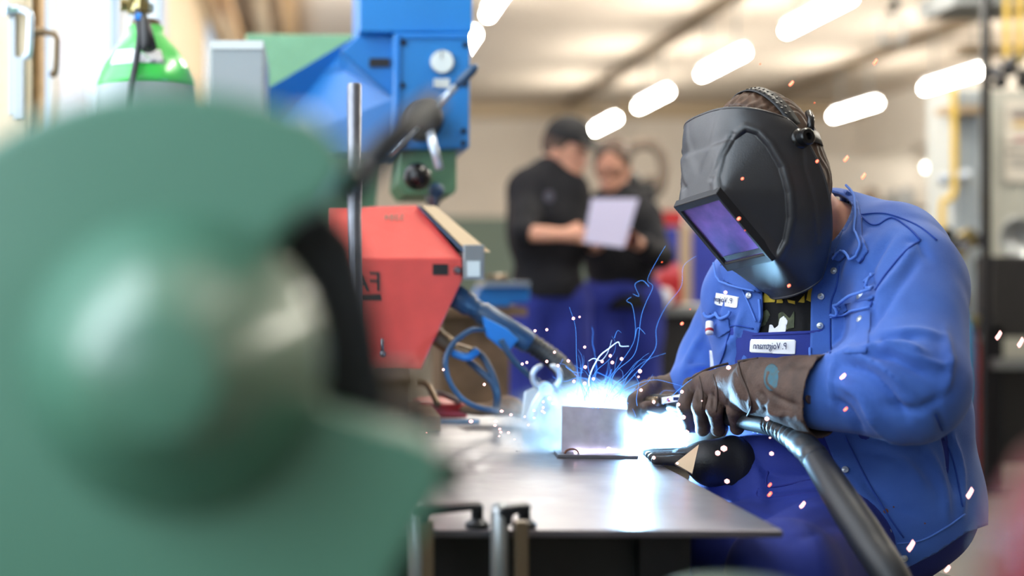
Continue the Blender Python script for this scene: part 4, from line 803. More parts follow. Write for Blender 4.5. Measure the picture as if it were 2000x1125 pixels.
# lower hem band and facing
seam('hem_band_seam', [(1752, 1062), (1800, 1055), (1850, 1028), (1884, 1004)], JT, .0016, L_, jack, .001); seam('facing_seam', [(1650, 850), (1690, 930), (1730, 1000), (1765, 1050)], JT, .0014, E_, jack, .001)
seam('lower_edge', [(1608, 850), (1640, 925), (1682, 990), (1735, 1100)], JT, .0028, E_, jack, .001); seam('back_seam', [(1826, 810), (1862, 900), (1880, 990)], JT, .0014, E_, jack, .001)
for x, y, r in ((1697, 996, 6), (1730, 998, 5), (1716, 1020, 3), (1745, 990, 2), (1806, 1022, 2), (1668, 1018, 4)): patch('paint_spot', [(x+r*math.cos(k*.9)*(1+.25*(k % 2)), y+r*math.sin(k*.9)) for k in range(7)], JT, .001, .0004, M['rust'], jack, step=2, sm=0)
# --- near gauntlet
G = []
kn = [P(1350, 752, 2.560), P(1378, 740, 2.530), P(1408, 738, 2.500), P(1440, 742, 2.470)]
mid = [P(1338, 792, 2.540), P(1366, 796, 2.495), P(1396, 800, 2.465), P(1436, 800, 2.440)]
tip = [P(1346, 832, 2.570), P(1372, 838, 2.530), P(1402, 838, 2.500), P(1440, 836, 2.475)]
end = [P(1356, 834, 2.605), P(1384, 834, 2.570), P(1412, 832, 2.540), P(1450, 826, 2.520)]
fing = []
for a, b, c, d in zip(kn, mid, tip, end): fing += [(union([(cap(a, b, .0150, .0140), 0), (cap(b, c, .0140, .0118), .004), (cap(c, d, .0115, .0105), .006)]), .0035)]
palm = [(cap(P(1490, 756, 2.35), P(1420, 752, 2.49), .043, .030, (0, .6, .3), 1.25), 0), (cap(P(1478, 745, 2.37), P(1370, 750, 2.54), .030, .021), .02), (cap(P(1470, 770, 2.40), P(1425, 778, 2.48), .030, .018), .02)]
thumb = (union([(cap(P(1470, 800, 2.44), P(1430, 800, 2.52), .020, .016), 0), (cap(P(1430, 800, 2.52), P(1378, 790, 2.60), .016, .013), .006)]), .01)
cuffd = np.array(P(1622, 774, 2.225)-P(1480, 754, 2.32)); cuffd /= np.linalg.norm(cuffd); cend = np.array(P(1616, 772, 2.23))
cuff = cap(P(1484, 755, 2.345), P(1630, 776, 2.215), .046, .070)
def glove(p):
    d = union(palm+fing+[thumb])(p); d = smin(d, cuff(p), .02)
    d = np.maximum(d, (p-cend)@cuffd)
    return d
V, Q = surfnet(glove, (.60, 2.10, .72), (.92, 2.70, .98), .0028); V = smoothv(V, Q, 1)
gf = [([(1470, 705), (1455, 740), (1470, 790), (1500, 815)], 6, -.004), ([(1440, 705), (1446, 735), (1462, 775), (1464, 812)], 3.5, .0035), ([(1500, 760), (1520, 780), (1560, 795)], 6, -.005), ([(1490, 780), (1510, 805), (1540, 812)], 6, .005),
      ([(1505, 720), (1500, 745), (1515, 765)], 6, .004), ([(1362, 750), (1366, 790)], 3, -.002), ([(1395, 740), (1392, 800)], 3, -.003), ([(1425, 740), (1420, 800)], 3, -.003), ([(1480, 760), (1496, 790), (1490, 815)], 6, -.005), ([(1540, 715), (1580, 712), (1610, 715)], 8, -.003), ([(1530, 810), (1570, 820), (1610, 825)], 8, .003)]
V = fold(V, Q, gf, [(60, .0009), (140, .0004)])
cutend = (cend-V)@cuffd-.0015; Vg, Fg = clipm(V, Q, cutend*1000)
gl_ = mk('gauntlet', Vg, Fg, M['leather'], W, smooth=True, label='brown leather gauntlet gripping the torch'); solid(gl_, .003, -1); GT = BVHTree.FromPolygons([tuple(v) for v in Vg], Fg)
patch('inspection_stamp', [(1507+16*math.cos(k*.45), 737+27*math.sin(k*.45)) for k in range(14)], GT, .0008, .0003, M['stamp'], gl_, step=3, label='faded blue oval stamp')
seam('stitched_seam', [(1345, 742), (1380, 722), (1430, 708), (1480, 700)], GT, .0022, M['leather_seam'], gl_, .000); seam('stitched_seam', [(1442, 708), (1448, 735), (1463, 770), (1466, 800), (1445, 830)], GT, .0018, M['leather_seam'], gl_, .000)
seam('stitched_seam', [(1366, 735), (1372, 762), (1370, 800)], GT, .0014, M['leather_seam'], gl_, .0003); seam('stitched_seam', [(1393, 732), (1402, 765), (1398, 805)], GT, .0014, M['leather_seam'], gl_, .0003)
seam('cuff_binding', [(1597, 699), (1612, 730), (1620, 775), (1622, 820), (1618, 842)], GT, .0030, M['leather_seam'], gl_, .0)
# --- far gauntlet, holding the torch neck
kf = [P(1262, 756, 2.66), P(1276, 750, 2.68), P(1292, 748, 2.70), P(1308, 750, 2.72)]
ff = []
for i, a in enumerate(kf):
    b = a+Vector((-.028, -.035, -.022)); c = b+Vector((-.006, -.010, -.028)); d = c+Vector((.012, .012, -.012)); ff.append((union([(cap(a, b, .0145, .0135), 0), (cap(b, c, .0135, .0115), .004), (cap(c, d, .011, .010), .004)]), .003))
gfar = union([(cap(P(1345, 766, 2.72), P(1295, 764, 2.70), .042, .030), 0)]+ff+[(union([(cap(P(1310, 780, 2.67), P(1285, 796, 2.62), .018, .014), 0), (cap(P(1285, 796, 2.62), P(1262, 794, 2.60), .014, .011), .004)]), .008), (cap(P(1345, 765, 2.72), P(1392, 735, 2.745), .046, .060), .02)])
V, Q = surfnet(gfar, (.52, 2.54, .72), (.84, 2.86, .98), .0032); V = fold(V, Q, [], [(60, .001)]); mk('gauntlet', V, Q, M['leather'], W, smooth=True, label='far gauntlet steadying the torch neck')
# shoes
sx = MB()
for fx, fy in ((P(1530, 0, 2.12).x, 2.18), (P(1440, 0, 2.38).x-.02, 2.43)):
    V, Q = surfnet(union([(cap((fx+.02, fy+.01, .055), (fx-.13, fy-.13, .045), .05, .045), 0), (cap((fx+.02, fy+.02, .06), (fx+.02, fy+.02, .14), .05, .05), .02)]), (fx-.3, fy-.3, 0.0), (fx+.15, fy+.15, .22), .01); mk('work_shoe', V, Q, M['shoe'], W, smooth=True)
st = thing('stool', (P(1705, 0, 2.5).x, 2.5, 0), 'dark round work stool under the seated welder, below the jacket', 'stool')
sz = P(0, 1108, 2.5).z-.07; sx_ = st.location.x
MB().lathe((sx_, 2.5, sz), (0, 0, 1), [(0, .16), (.04, .165), (.05, .15), (.05, 0)], 32).build('seat', M['black'], st, angle=40); MB().lathe((sx_, 2.5, .1), (0, 0, 1), [(0, .025), (sz-.1, .025)], 16).build('column', M['steelgrey'], st, angle=40)
for k in range(5): MB().tube([(sx_, 2.5, .12), (sx_+.24*math.cos(k*1.257), 2.5+.24*math.sin(k*1.257), .025)], .018, 8).build('foot', M['black'], st)
# gas/wire torch
tc_ = thing('welding_torch', P(1400, 815, 2.37), 'black welding torch with ribbed hose running from the near glove down to the floor', 'torch')
MB().tube(cr([P(1520, 832, 2.36), P(1440, 815, 2.47), P(1370, 800, 2.565), P(1310, 786, 2.61), P(1275, 783, 2.64)], 6), [.019]*7+[.018]*6+[.016]*6+[.013]*6, 16).build('handle', M['rubber'], tc_, smooth=True)
MB().tube(cr([P(1285, 784, 2.60), P(1240, 786, 2.67), P(1215, 806, 2.71), P(1200, 838, 2.715)], 6), [.009]*19, 12).lathe(P(1208, 822, 2.715), P(1196, 846, 2.712)-P(1208, 822, 2.715), [(0, .011), (.026, .010), (.027, .007), (.02, .006)], 16).build('neck', M['brown_metal'], tc_, smooth=True)
lbx = MB(); lb0, lb1 = P(1293, 783, 2.595), P(1332, 776, 2.57); dz = Vector((0, 0, .0058))
lbx.add([lb0-dz, lb1-dz, lb1+dz, lb0+dz, lb0-dz+Vector((0, .003, 0)), lb1-dz+Vector((0, .003, 0)), lb1+dz+Vector((0, .003, 0)), lb0+dz+Vector((0, .003, 0))], [(0, 1, 2, 3), (7, 6, 5, 4), (0, 4, 5, 1), (3, 2, 6, 7)]); lbx.build('torch_label', M['badge'], tc_)
MB().lathe(P(1306, 781, 2.582), (0, -1, 0), [(0, .0035), (.001, .0035), (.001, 0)], 12).build('label_mark', M['pink'], tc_); MB().box(P(1315, 0, 2.57).x, P(1327, 0, 2.57).x, 2.570, 2.572, P(0, 782, 2.57).z, P(0, 776, 2.57).z).build('label_print', M['ink'], tc_)
hz = cr([P(1505, 824, 2.36), P(1540, 848, 2.30), P(1580, 880, 2.20), P(1612, 925, 2.13), P(1650, 985, 2.06), P(1700, 1062, 1.99), P(1750, 1150, 1.93), P(1790, 1300, 1.92), (P(1790, 0, 1.92).x, 1.95, .05), (P(1790, 0, 1.92).x+.15, 2.0, .022)], 16)
nr = len(hz); MB().tube(hz[:42], [(.0185+.0022*math.sin(i*1.9) if i < 24 else .021+.0010*math.sin(i*.9)) for i in range(42)], 18).build('ribbed_sleeve', M['rubber'], tc_, smooth=True)
MB().tube(hz[40:], [.021+.0045*min(1, i/30) for i in range(nr-40)], 18).build('hose', M['rubber'], tc_, smooth=True)
# spare glove at the table corner, lit by the arc
sg_ = union([(cap(P(1335, 893, 2.53), P(1385, 900, 2.51), .022, .036, (0, 0, 1), 1.3), 0)]+[(cap(P(1330, 886+5*i, 2.56-.03*i), P(1262+6*i, 884+5*i, 2.61-.045*i), .011, .008), .004) for i in range(4)]+[(cap(P(1385, 905, 2.51), P(1425, 905, 2.52), .040, .050), .02)])
V, Q = surfnet(sg_, (.52, 2.30, .60), (.80, 2.70, .80), .004); V[:, 2] = np.where((V[:, 0] < TX), np.maximum(V[:, 2], TZ+.001), V[:, 2]); V = fold(V, Q, [], [(60, .001)])
t = mk('lined_glove', V, Q, M['black_leather'], None, smooth=True); tag(t, 'black leather glove hanging over the right table edge below the weld, blue-lit', 'glove')
MB().add([P(1318, 905, 2.44), P(1365, 868, 2.42), P(1352, 925, 2.41), P(1318, 908, 2.46), P(1365, 871, 2.45), P(1352, 927, 2.44)], [(0, 2, 1), (3, 4, 5), (0, 1, 4, 3), (1, 2, 5, 4), (2, 0, 3, 5)]).build('lining', M['tan'], t, label='pale pointed lining')

# ------------------------------------------------------------------ welding mask
mask = thing('welding_mask', HL(0, 0, 0), 'black welding mask with purple filter window worn by the seated welder', 'mask')
tz = [0, .1, .25, .42, .55, .7, .85, .95, 1.]
T_ = dict(zf=[.146, .118, .078, .03, -.01, -.07, -.135, -.172, -.193], zb=[.090, .075, .045, .005, -.025, -.065, -.112, -.148, -.178], yf=[.106, .122, .136, .140, .138, .118, .092, .077, .0665],
          yb=[.030, .022, .015, .008, .006, .008, .014, .022, .030], w=[.104, .111, .117, .119, .118, .112, .097, .078, .058])
def tv(k, t): return np.interp(t, tz, T_[k])
NU, NT = 150, 170
us = np.linspace(-1, 1, NU); ts = np.linspace(0, 1, NT)
def smooth1(x, s=6):
    k = np.ones(2*s+1)/(2*s+1); return np.convolve(np.pad(x, s, 'reflect', reflect_type='odd'), k, 'valid')
pr = {k: smooth1(tv(k, ts), 8) for k in T_}
B = np.zeros((NT, NU, 3))
th = us*math.pi/2; e_ = .72
for i in range(NT):
    cx = np.sign(np.sin(th))*np.abs(np.sin(th))**e_; cy = np.abs(np.cos(th))**(e_*1.25)
    B[i, :, 0] = pr['w'][i]*cx; B[i, :, 1] = pr['yb'][i]+(pr['yf'][i]-pr['yb'][i])*cy; B[i, :, 2] = pr['zb'][i]+(pr['zf'][i]-pr['zb'][i])*cy
# window box: convex hull of shell and window frame gives the flat cheek facets
lw, lt, lb_ = .060, (.168, .014), (.1085, -.116)
frm = [(s*lw, y, z) for s in (-1, 1) for y, z in (lt, lb_)]
bm = bmesh.new(); [bm.verts.new(v) for v in B[::4, ::3].reshape(-1, 3)]; [bm.verts.new(v) for v in frm]
bmesh.ops.convex_hull(bm, input=bm.verts); bm.verts.ensure_lookup_table()
ht = BVHTree.FromBMesh(bm); bm.free()
leaf = [(1404, 392), (1399, 345), (1410, 305), (1428, 272), (1456, 251), (1480, 258), (1503, 283), (1528, 325), (1541, 375), (1544, 425), (1535, 470), (1517, 502), (1460, 450)]
ub = [(1412, 205), (1403, 245), (1390, 290), (1372, 340), (1357, 366), (1343, 370), (1330, 352), (1322, 320), (1300, 300), (1300, 205)]
groove = [(1432, 262), (1412, 300), (1392, 350)]
back = [(1565, 262), (1570, 330), (1590, 400), (1597, 470)]
Bf = B.reshape(-1, 3).copy(); Nn = np.zeros_like(Bf)
c0 = np.stack([Bf[:, 0]*0, np.full(len(Bf), .03), Bf[:, 2]], 1)
for i in range(len(Bf)):
    d = Vector(Bf[i]-c0[i]); d.z = 0; L0 = d.length
    if L0 < 1e-5: continue
    d.normalize(); o0 = Vector((0, .03, Bf[i, 2])); hit = ht.ray_cast(o0, d)
    if hit[0] is not None and Bf[i, 1] > .03: Bf[i] = hit[0] if hit[3] > L0 else Bf[i]
    nn = Vector((Bf[i][0], max(Bf[i][1]-.0, .0)*.8, 0)); Nn[i] = nn.normalized()
Bf = smoothv(Bf, np.array([(i*NU+j, i*NU+j+1, (i+1)*NU+j+1, (i+1)*NU+j) for i in range(NT-1) for j in range(NU-1)]), 8, .5)
ref = Bf.copy(); ref[:, 0] = -np.abs(ref[:, 0])
wp = H0+ref@RH; pxm = pix(wp)
ss = lambda x: np.clip(x, 0, 1)**2*(3-2*np.clip(x, 0, 1))
dl = -sdpoly(pxm, leaf); le = segd(pxm, [(1404, 386), (1506, 498)])
D = -.0062*ss(dl/7)*np.clip(le/22, 0, 1)+.0016*np.exp(-((dl+5)/5)**2)
du = -sdpoly(pxm, ub); D += -.0016*ss(du/12)
D += -.0032*np.exp(-(segd(pxm, groove)/4.5)**2)-.0016*np.exp(-(segd(pxm, back)/4)**2)
Bf += Nn*D[:, None]
Qm = [(i*NU+j, i*NU+j+1, (i+1)*NU+j+1, (i+1)*NU+j) for i in range(NT-1) for j in range(NU-1)]
Bf = Bf
Wm = H0+Bf@RH
shell = mk('shell', Wm, [q for q in Qm], M['mask'], mask, smooth=True)
bm = bmesh.new(); bm.from_mesh(shell.data); bmesh.ops.recalc_face_normals(bm, faces=bm.faces); bm.to_mesh(shell.data); bm.free(); shell.data.polygons.foreach_set('use_smooth', [True]*len(shell.data.polygons))
solid(shell, .003, 0)
g4 = Wm.reshape(NT, NU, 3)
rimp = [Vector(v) for v in list(g4[0, ::5])]+[Vector(v) for v in list(g4[::8, -1])][1:]+[Vector(v) for v in list(g4[-1, ::-5])][1:]+[Vector(v) for v in list(g4[::-8, 0])][1:]
MB().tube(rimp, .0026, 8, closed=True).build('rim', M['mask'], mask, smooth=True)
def LP(s, v, e=0.):                    # on the window plane: s across -1..1, v down 0..1
    n = np.array([0, (lt[1]-lb_[1]), -(lt[0]-lb_[0])]); n /= np.linalg.norm(n)
    y = lt[0]+(lb_[0]-lt[0])*v; z = lt[1]+(lb_[1]-lt[1])*v; return Vector(HL(s*lw, y+n[1]*e, z+n[2]*e))
def ring(a, b, c, d, e): return [LP(-a, b, e), LP(a, b, e), LP(a, 1-c, e), LP(-a, 1-c, e)]
r1, r2, r3, r4 = ring(1.03, -.04, -.03, 0, -.004), ring(1.0, -.02, -.02, 0, .009), ring(.88, .075, .09, 0, .008), ring(.86, .09, .105, 0, .0015)
V = r1+r2+r3+r4; Fc = [(4*k+i, 4*k+(i+1) % 4, 4*(k+1)+(i+1) % 4, 4*(k+1)+i) for k in range(3) for i in range(4)]
fr_ = mk('window_frame', V, Fc, M['mask_band'], mask); bevel(fr_, .0016, 3)
V = ring(.87, .08, .095, 0, .0042); mk('filter_window', V+[v-Vector(hf)*.003 for v in V], [(0, 1, 2, 3), (7, 6, 5, 4), (0, 4, 5, 1), (1, 5, 6, 2), (2, 6, 7, 3), (3, 7, 4, 0)], M['filter'], mask, label='purple reflecting filter window')
V = [LP(-.85, .82, .0048), LP(.85, .82, .0048), LP(.85, .89, .0048), LP(-.85, .89, .0048)]; mk('sensor_strip', V, [(0, 1, 2, 3)], M['black_gloss'], mask)
kp = Vector(HL(-.116, .029, .053)); kd = Vector(-hr_)
for s in (1, -1):
    kp = Vector(HL(-s*.113, .029, .053)); kd = Vector(-hr_*s)
    MB().lathe(kp, kd, [(-.004, .017), (.002, .0175), (.006, .016), (.008, .0125), (.012, .012), (.014, .0145), (.022, .014), (.024, .012), (.024, .006), (.018, .004), (.018, 0)], 24).build('pivot_knob', M['black_gloss'], mask, smooth=False, angle=40)
# headband over the crown and round the back, with punched holes
bd_ = []
for k in range(25):
    a = math.radians(-72+144*k/24)*.98; bd_.append((.092*math.sin(a), .004-.02*math.cos(a)*0, .035+.126*math.cos(a)))
V = []; 
for x, y, z in bd_: V += [HL(x, y-.011, z), HL(x, y+.011, z)]
hb = mk('headband', V, [(2*i, 2*i+1, 2*i+3, 2*i+2) for i in range(24)], M['mask_band'], mask, smooth=True, label='perforated crown strap'); solid(hb, .0022, 0)
for k in range(2, 12):
    x, y, z = bd_[k]; nrm = Vector(HL(x, y, z))-Vector(HL(0, y, .035)); nrm.normalize()
    for s in (-1, 1): MB().lathe(Vector(HL(x, y+s*.0045, z))+nrm*.0008, nrm, [(0, .0021), (.0012, .0021), (.0012, 0)], 8).build('punched_hole', M['black'], hb)
V = []
for k in range(41):
    a = math.radians(8+344*k/40)+math.pi/2; x = .093*math.cos(a); y = .012+.094*math.sin(a); z = .058-.03*(1 if y < 0 else 0)*min(1, -y/.1); V += [HL(x, y, z-.011), HL(x, y, z+.011)]
solid(mk('brow_band', V, [(2*i, 2*i+1, 2*i+3, 2*i+2) for i in range(40)], M['mask_band'], mask, smooth=True), .002, 0)
MB().tube([HL(-.112, .0, .062), HL(-.108, -.012, .078), HL(-.098, -.02, .09)], .006, 8).build('band_clip', M['black_gloss'], mask, smooth=True)

# ------------------------------------------------------------------ the two men behind
def hrot(yw, pt):
    a, b = math.radians(yw), math.radians(pt); f = np.array([math.sin(a)*math.cos(b), -math.cos(a)*math.cos(b), -math.sin(b)]); r = np.cross(f, [0, 0, 1]); r /= np.linalg.norm(r); return np.array([r, f, np.cross(r, f)])
def man(Y, xc, head, yw, pt, shl, shr, elL, wrL, elR, wrR, hem_y, label, skin, bare):
    t = thing('person', (P(xc, 0, Y).x, Y, 0), label, 'person', None); R = hrot(yw, pt); h = np.array(P(head[0], head[1], Y)); q = lambda x, y, z: h+R.T@np.array([x, y, z])
    cx = P((shl[0]+shr[0])/2, shl[1]+8, Y); hz_ = P(xc, hem_y-10, Y)
    hips = [(cap((hz_.x-.09, Y, .92), (hz_.x-.10, Y+.02, .5), .08, .06), .04), (cap((hz_.x+.09, Y, .92), (hz_.x+.10, Y+.05, .5), .08, .06), .04), (cap((hz_.x-.10, Y+.02, .5), (hz_.x-.10, Y+.06, .09), .065, .04), .02), (cap((hz_.x+.10, Y+.05, .5), (hz_.x+.12, Y+.08, .09), .065, .04), .02)]
    shL, shR = P(shl[0], shl[1]+22, Y), P(shr[0], shr[1]+22, Y)
    def arm(s, e, w, dy, r=0.): return [(cap(s, e, .050+r, .042+r), .04), (cap(e, w, .040+r*.8, .028+r*.8), .015)]
    def hand(w, d, n):
        w = Vector(w); d = Vector(d).normalized(); n = Vector(n).normalized(); pr_ = w+d*.045
        o = [(cap(w, pr_, .026, .034, d.cross(n), .8), .02)]
        for i in range(4):
            a = pr_+n*(.03-.02*i)+d*.02; b = a+d*(.035-.004*abs(i-1.3)); c = b+d*.012+d.cross(n)*.024; o += [(cap(a, b, .0105, .0095), .006), (cap(b, c, .0095, .008), .004)]
        a = w+n*.03+d*.02; o += [(cap(a, a+n*.022+d*.04, .013, .010), .01)]
        return o
    B_ = [(ell(q(0, -.01, .02), (.078, .098, .12), R), 0), (ell(q(0, .03, -.07), (.055, .07, .065), R), .03), (cap(q(0, .09, .0), q(0, .112, -.035), .010, .015), .012), (ell(q(0, .098, -.072), (.026, .012, .010), R), .008), (ell(q(0, .08, .022), (.05, .02, .012), R), .01),
          (ell(q(.078, -.01, -.01), (.012, .02, .032), R), .006), (ell(q(-.078, -.01, -.01), (.012, .02, .032), R), .006), (cap(q(0, -.03, -.06), cx+Vector((0, 0, -.02)), .055, .062), .03),
          (cap(shL, shR, .06, .06), .05), (ell((cx.x, Y, (cx.z+hz_.z)/2+.04), (.15, .11, .26)), .06), (ell(hz_, (.125, .09, .12)), .05)]+arm(shL, elL, wrL, 0)+arm(shR, elR, wrR, 0)+hand(wrL, wrL-elL, (0, 0, 1))+hand(wrR, wrR-elR, (0, 0, 1))+hips
    V, Q = surfnet(union(B_), (cx.x-.50, Y-.50, -.01), (cx.x+.55, Y+.35, h[2]+.22), .0125 if Y > 6 else .01); V = smoothv(V, Q, 1); mk('body', V, Q, M[skin], t, smooth=True)
    sw = union([(cap(shL, shR, .082, .082), 0), (ell((cx.x, Y, (cx.z+hz_.z)/2+.05), (.185, .14, .30)), .08), (ell(hz_, (.175, .14, .14)), .06), (cap(cx+Vector((0, 0, .0)), cx+Vector((0, 0, .055)), .085, .06), .04)]+[(union([(cap(shL, elL, .078, .060), 0), (cap(elL, elL.lerp(wrL, bare), .058, .050), .02)]), .03), (union([(cap(shR, elR, .078, .060), 0), (cap(elR, elR.lerp(wrR, .7), .058, .045), .02)]), .03)])
    zc = P(0, hem_y, Y).z
    V, Q = surfnet(sw, (cx.x-.50, Y-.50, .7), (cx.x+.55, Y+.35, cx.z+.2), .0125); V = fold(V, Q, [], [(16, .004), (34, .0015)])
    Vc, Fc = clipm(V, Q, np.maximum((V[:, 2]-zc), 0*V[:, 2]-1)*100); o = mk('sweater', Vc, Fc, M['sweater'], t, smooth=True, label='dark navy sweater'); tree = BVHTree.FromPolygons([tuple(v) for v in Vc], Fc)
    tr_ = union([(ell((hz_.x, Y, .98), (.165, .13, .14)), 0)]+[(infl(f, .038), .04) for f, k in hips]); V, Q = surfnet(tr_, (hz_.x-.4, Y-.3, .08), (hz_.x+.4, Y+.3, 1.1), .0125); V = fold(V, Q, [], [(20, .004)]); mk('trousers', V, Q, M['trousers'], t, smooth=True, label='blue work trousers')
    for s in (-.10, .12): V, Q = surfnet(union([(cap((hz_.x+s, Y+.08, .06), (hz_.x+s, Y-.10, .045), .05, .042), 0)]), (hz_.x+s-.1, Y-.2, 0), (hz_.x+s+.1, Y+.2, .13), .012); mk('shoe', V, Q, M['shoe'], t, smooth=True)
    return t, q, R, h, tree, o
t, q, R, h, tree, o = man(6.4, 1068, (1106, 296), 50, 18, (1030, 348), (1110, 352), P(1022, 455, 6.2), P(1108, 458, 6.02), P(1160, 440, 6.45), P(1165, 465, 6.05), 580, 'standing person in black cap and dark sweater, sleeve pushed up, holding a white sheet', 'skin', .12)
hs = union([(ell(q(0, -.02, .035), (.088, .108, .115), R), 0)]); hc_ = lambda p: np.maximum(hs(p), ((p-h)@R.T)[:, 2]*-1-.03+np.maximum(((p-h)@R.T)[:, 1], 0)*2)
V, Q = surfnet(hc_, h-.2, h+.2, .01); mk('hair', V, Q, M['hair'], t, smooth=True)
cs = lambda p: np.maximum(ell(q(0, -.008, .055), (.095, .115, .108), R)(p), -((p-h)@R.T)[:, 2]+.052); brim = lambda p: np.maximum(ell(q(0, .115, .062), (.078, .085, .03), R)(p), np.abs(((p-h)@R.T)[:, 2]-.064+.25*(((p-h)@R.T)[:, 1]-.1))-.006)
V, Q = surfnet(lambda p: np.minimum(cs(p), brim(p)), h-.25, h+.27, .007); mk('cap', V, Q, M['cap'], t, smooth=True, label='black peaked cap')
patch('chest_emblem', [(1072+10*math.cos(k*.7), 384+12*math.sin(k*.7)) for k in range(9)], tree, .004, .002, M['sweater_print'], o, step=4, label='faint round chest emblem')
t, q, R, h, tree, o = man(6.75, 1212, (1196, 330), -22, 22, (1168, 398), (1255, 402), P(1145, 470, 6.5), P(1158, 478, 6.3), P(1292, 500, 6.6), P(1235, 470, 6.28), 604, 'standing person with glasses and short dark hair behind the white sheet', 'skin2', .75)
hs2 = ell(q(0, -.02, .035), (.088, .108, .112), R); hc2 = lambda p: np.maximum(hs2(p), np.maximum(((p-h)@R.T)[:, 1]-.06, -((p-h)@R.T)[:, 2]-.02+np.maximum(((p-h)@R.T)[:, 1], 0)*1.5))
V, Q = surfnet(hc2, h-.2, h+.2, .01); mk('hair', V, Q, M['hair'], t, smooth=True)
gm = MB()
for s in (-1, 1): gm.tube([Vector(q(s*.034+.024*math.cos(k*.63), .105, .018+.018*math.sin(k*.63))) for k in range(10)], .003, 6, closed=True).tube([Vector(q(s*.058, .104, .022)), Vector(q(s*.08, 0, .02))], .003, 6)
gm.tube([Vector(q(-.01, .108, .02)), Vector(q(.01, .108, .02))], .003, 6).build('glasses', M['plastic_glass'], t, smooth=True)
V = [P(1155, 388, 6.0), P(1247, 388, 6.05), P(1219, 484, 5.93), P(1140, 474, 5.9)]; t = mk('paper_sheet', [tuple(v) for v in V], [(3, 2, 1, 0)], M['paper']); solid(t, .002, 0); tag(t, 'white sheet of paper held between the two standing men', 'paper')
# ------------------------------------------------------------------ fume, threads and sparks
ic = bmesh.new(); bmesh.ops.create_icosphere(ic, subdivisions=1, radius=1); IV = np.array([v.co[:] for v in ic.verts]); IF = [tuple(v.index for v in f.verts) for f in ic.faces]; ic.free()
MARKS = [('the curved blue cable', 950, 700), ('the pincers', 1065, 745), ('the ribbed black sleeve', 1090, 690), ('the hooked bright thread', 1200, 680), ('the work piece top', 1165, 790), ('the work piece left end', 1090, 850), ('the work piece foot', 1150, 885), ('the flat steel bar', 880, 805), ('the bright table patch', 980, 850),
 ('the torch neck', 1270, 790), ('the gloved fingers', 1370, 800), ('the lower glove', 1310, 880), ('the near cuff', 1600, 770), ('the ribbed torch hose', 1540, 870), ('the mask window', 1420, 450), ('the mask knob', 1570, 290), ('the mask cheek', 1460, 350), ('the chin of the mask', 1540, 560), ('the breast badge', 1415, 590), ('the bib badge', 1508, 677), ('the trouser waist', 1500, 950),
 ('the thigh', 1580, 1040), ('the jacket hem', 1780, 1080), ('the elbow', 1830, 810), ('the jacket back', 1895, 960), ('the dark post', 1925, 700), ('the black cabinet', 1980, 650), ('the table corner', 1440, 960), ('the back of head', 1670, 320), ('the ceiling rail', 1700, 130), ('the ceiling lamps', 1520, 150), ('the standing people', 1150, 610), ('the far sleeve', 1340, 640)]
SP = []
def spark(x, y, px, Y, m, label, grp, el=1.0, tilt=0):
    p = P(x, y, Y); r = px*Y/F; V = IV.copy()*r*np.array([1, 1, el]); V[:, 0] += np.sign(V[:, 2])*0+V[:, 2]*tilt
    if el > 1.3: V[:, 0] += .35*r*np.sin(V[:, 2]/r*1.6); V[:, :2] *= (1-.25*np.clip(V[:, 2:3]/(r*el), -1, 1))
    o = mk('spark', np.array(p)+V, IF, M[m], smooth=True, org=p); tag(o, label, 'spark', grp); SP.append((o, x, y, px, el, m)); return o
g1, g2, g3 = 'small round pink sparks flying up around the weld', 'sparks and spatter skipping over the table plate', 'large orange sparks falling in front of the blue jacket and trousers'
l1, l2, l3 = 'small round glowing pink spark in the air around the weld', 'glowing pink spark low over the table left of the work piece', 'bright orange spark falling in front of the jacket, trousers or table edge'
up_ = [(1120, 622, 3.4), (1132, 619, 2.2), (1045, 646, 3), (1068, 644, 3), (1142, 678, 3), (1083, 688, 3), (1131, 697, 0), (1192, 695, 3.4), (1196, 708, 3.6), (1214, 701, 3.6), (1176, 706, 3.2), (1110, 705, 3.4), (1143, 717, 3.6), (1250, 725, 4.2), (1180, 764, 3.4), (1142, 749, 3.6), (1159, 740, 3.2), (1068, 706, 3.2), (1090, 714, 3),
       (1020, 711, 3), (1029, 708, 3), (866, 722, 3), (946, 751, 3.4), (1121, 745, 3.2), (1111, 772, 3), (1122, 783, 2.6), (1136, 779, 2.6), (1073, 778, 3.4), (1061, 785, 2.6), (1252, 762, 3.4), (1277, 785, 3.6), (1170, 793, 3.2), (1247, 736, 2.4), (1061, 796, 2.4), (1025, 814, 2)]
for x, y, s in up_:
    if s: spark(x, y, s*.95, 2.55, 'ember_hot', l1, g1)
lo_ = [(980, 803, 4), (998, 810, 3.4), (920, 823, 5), (968, 823, 3.6), (967, 831, 3.2), (976, 838, 3), (978, 844, 3), (993, 845, 3), (1043, 802, 2.6), (1059, 803, 2.4), (1043, 816, 2.4), (1032, 830, 2.2), (1080, 788, 2.6), (1063, 806, 2.4), (832, 845, 2), (975, 852, 2.4), (1005, 858, 2), (1189, 876, 5), (1124, 884, 4)]
for x, y, s in lo_: spark(x, y, s*.9, 2.66 if y < 850 else 2.55, 'ember_hot', l2, g2, .7)
for x, y, s in ((1310, 779, 4), (1325, 790, 4), (1335, 815, 5), (1328, 842, 5), (1341, 845, 6), (1341, 858, 6), (1340, 868, 5), (1316, 862, 5), (1320, 869, 5), (1277, 894, 4), (1323, 905, 3), (1308, 857, 2.4), (1402, 885, 5.5), (1414, 876, 7), (1420, 940, 5.5), (1507, 886, 5), (1498, 818, 5), (1423, 718, 5), (1332, 765, 4), (1417, 571, 4), (1504, 855, 2), (1371, 783, 1.6)):
    spark(x, y, s*.9, 2.25 if x > 1385 else 2.40, 'ember_hot', l3, g3, .9 if x > 1410 else 1)
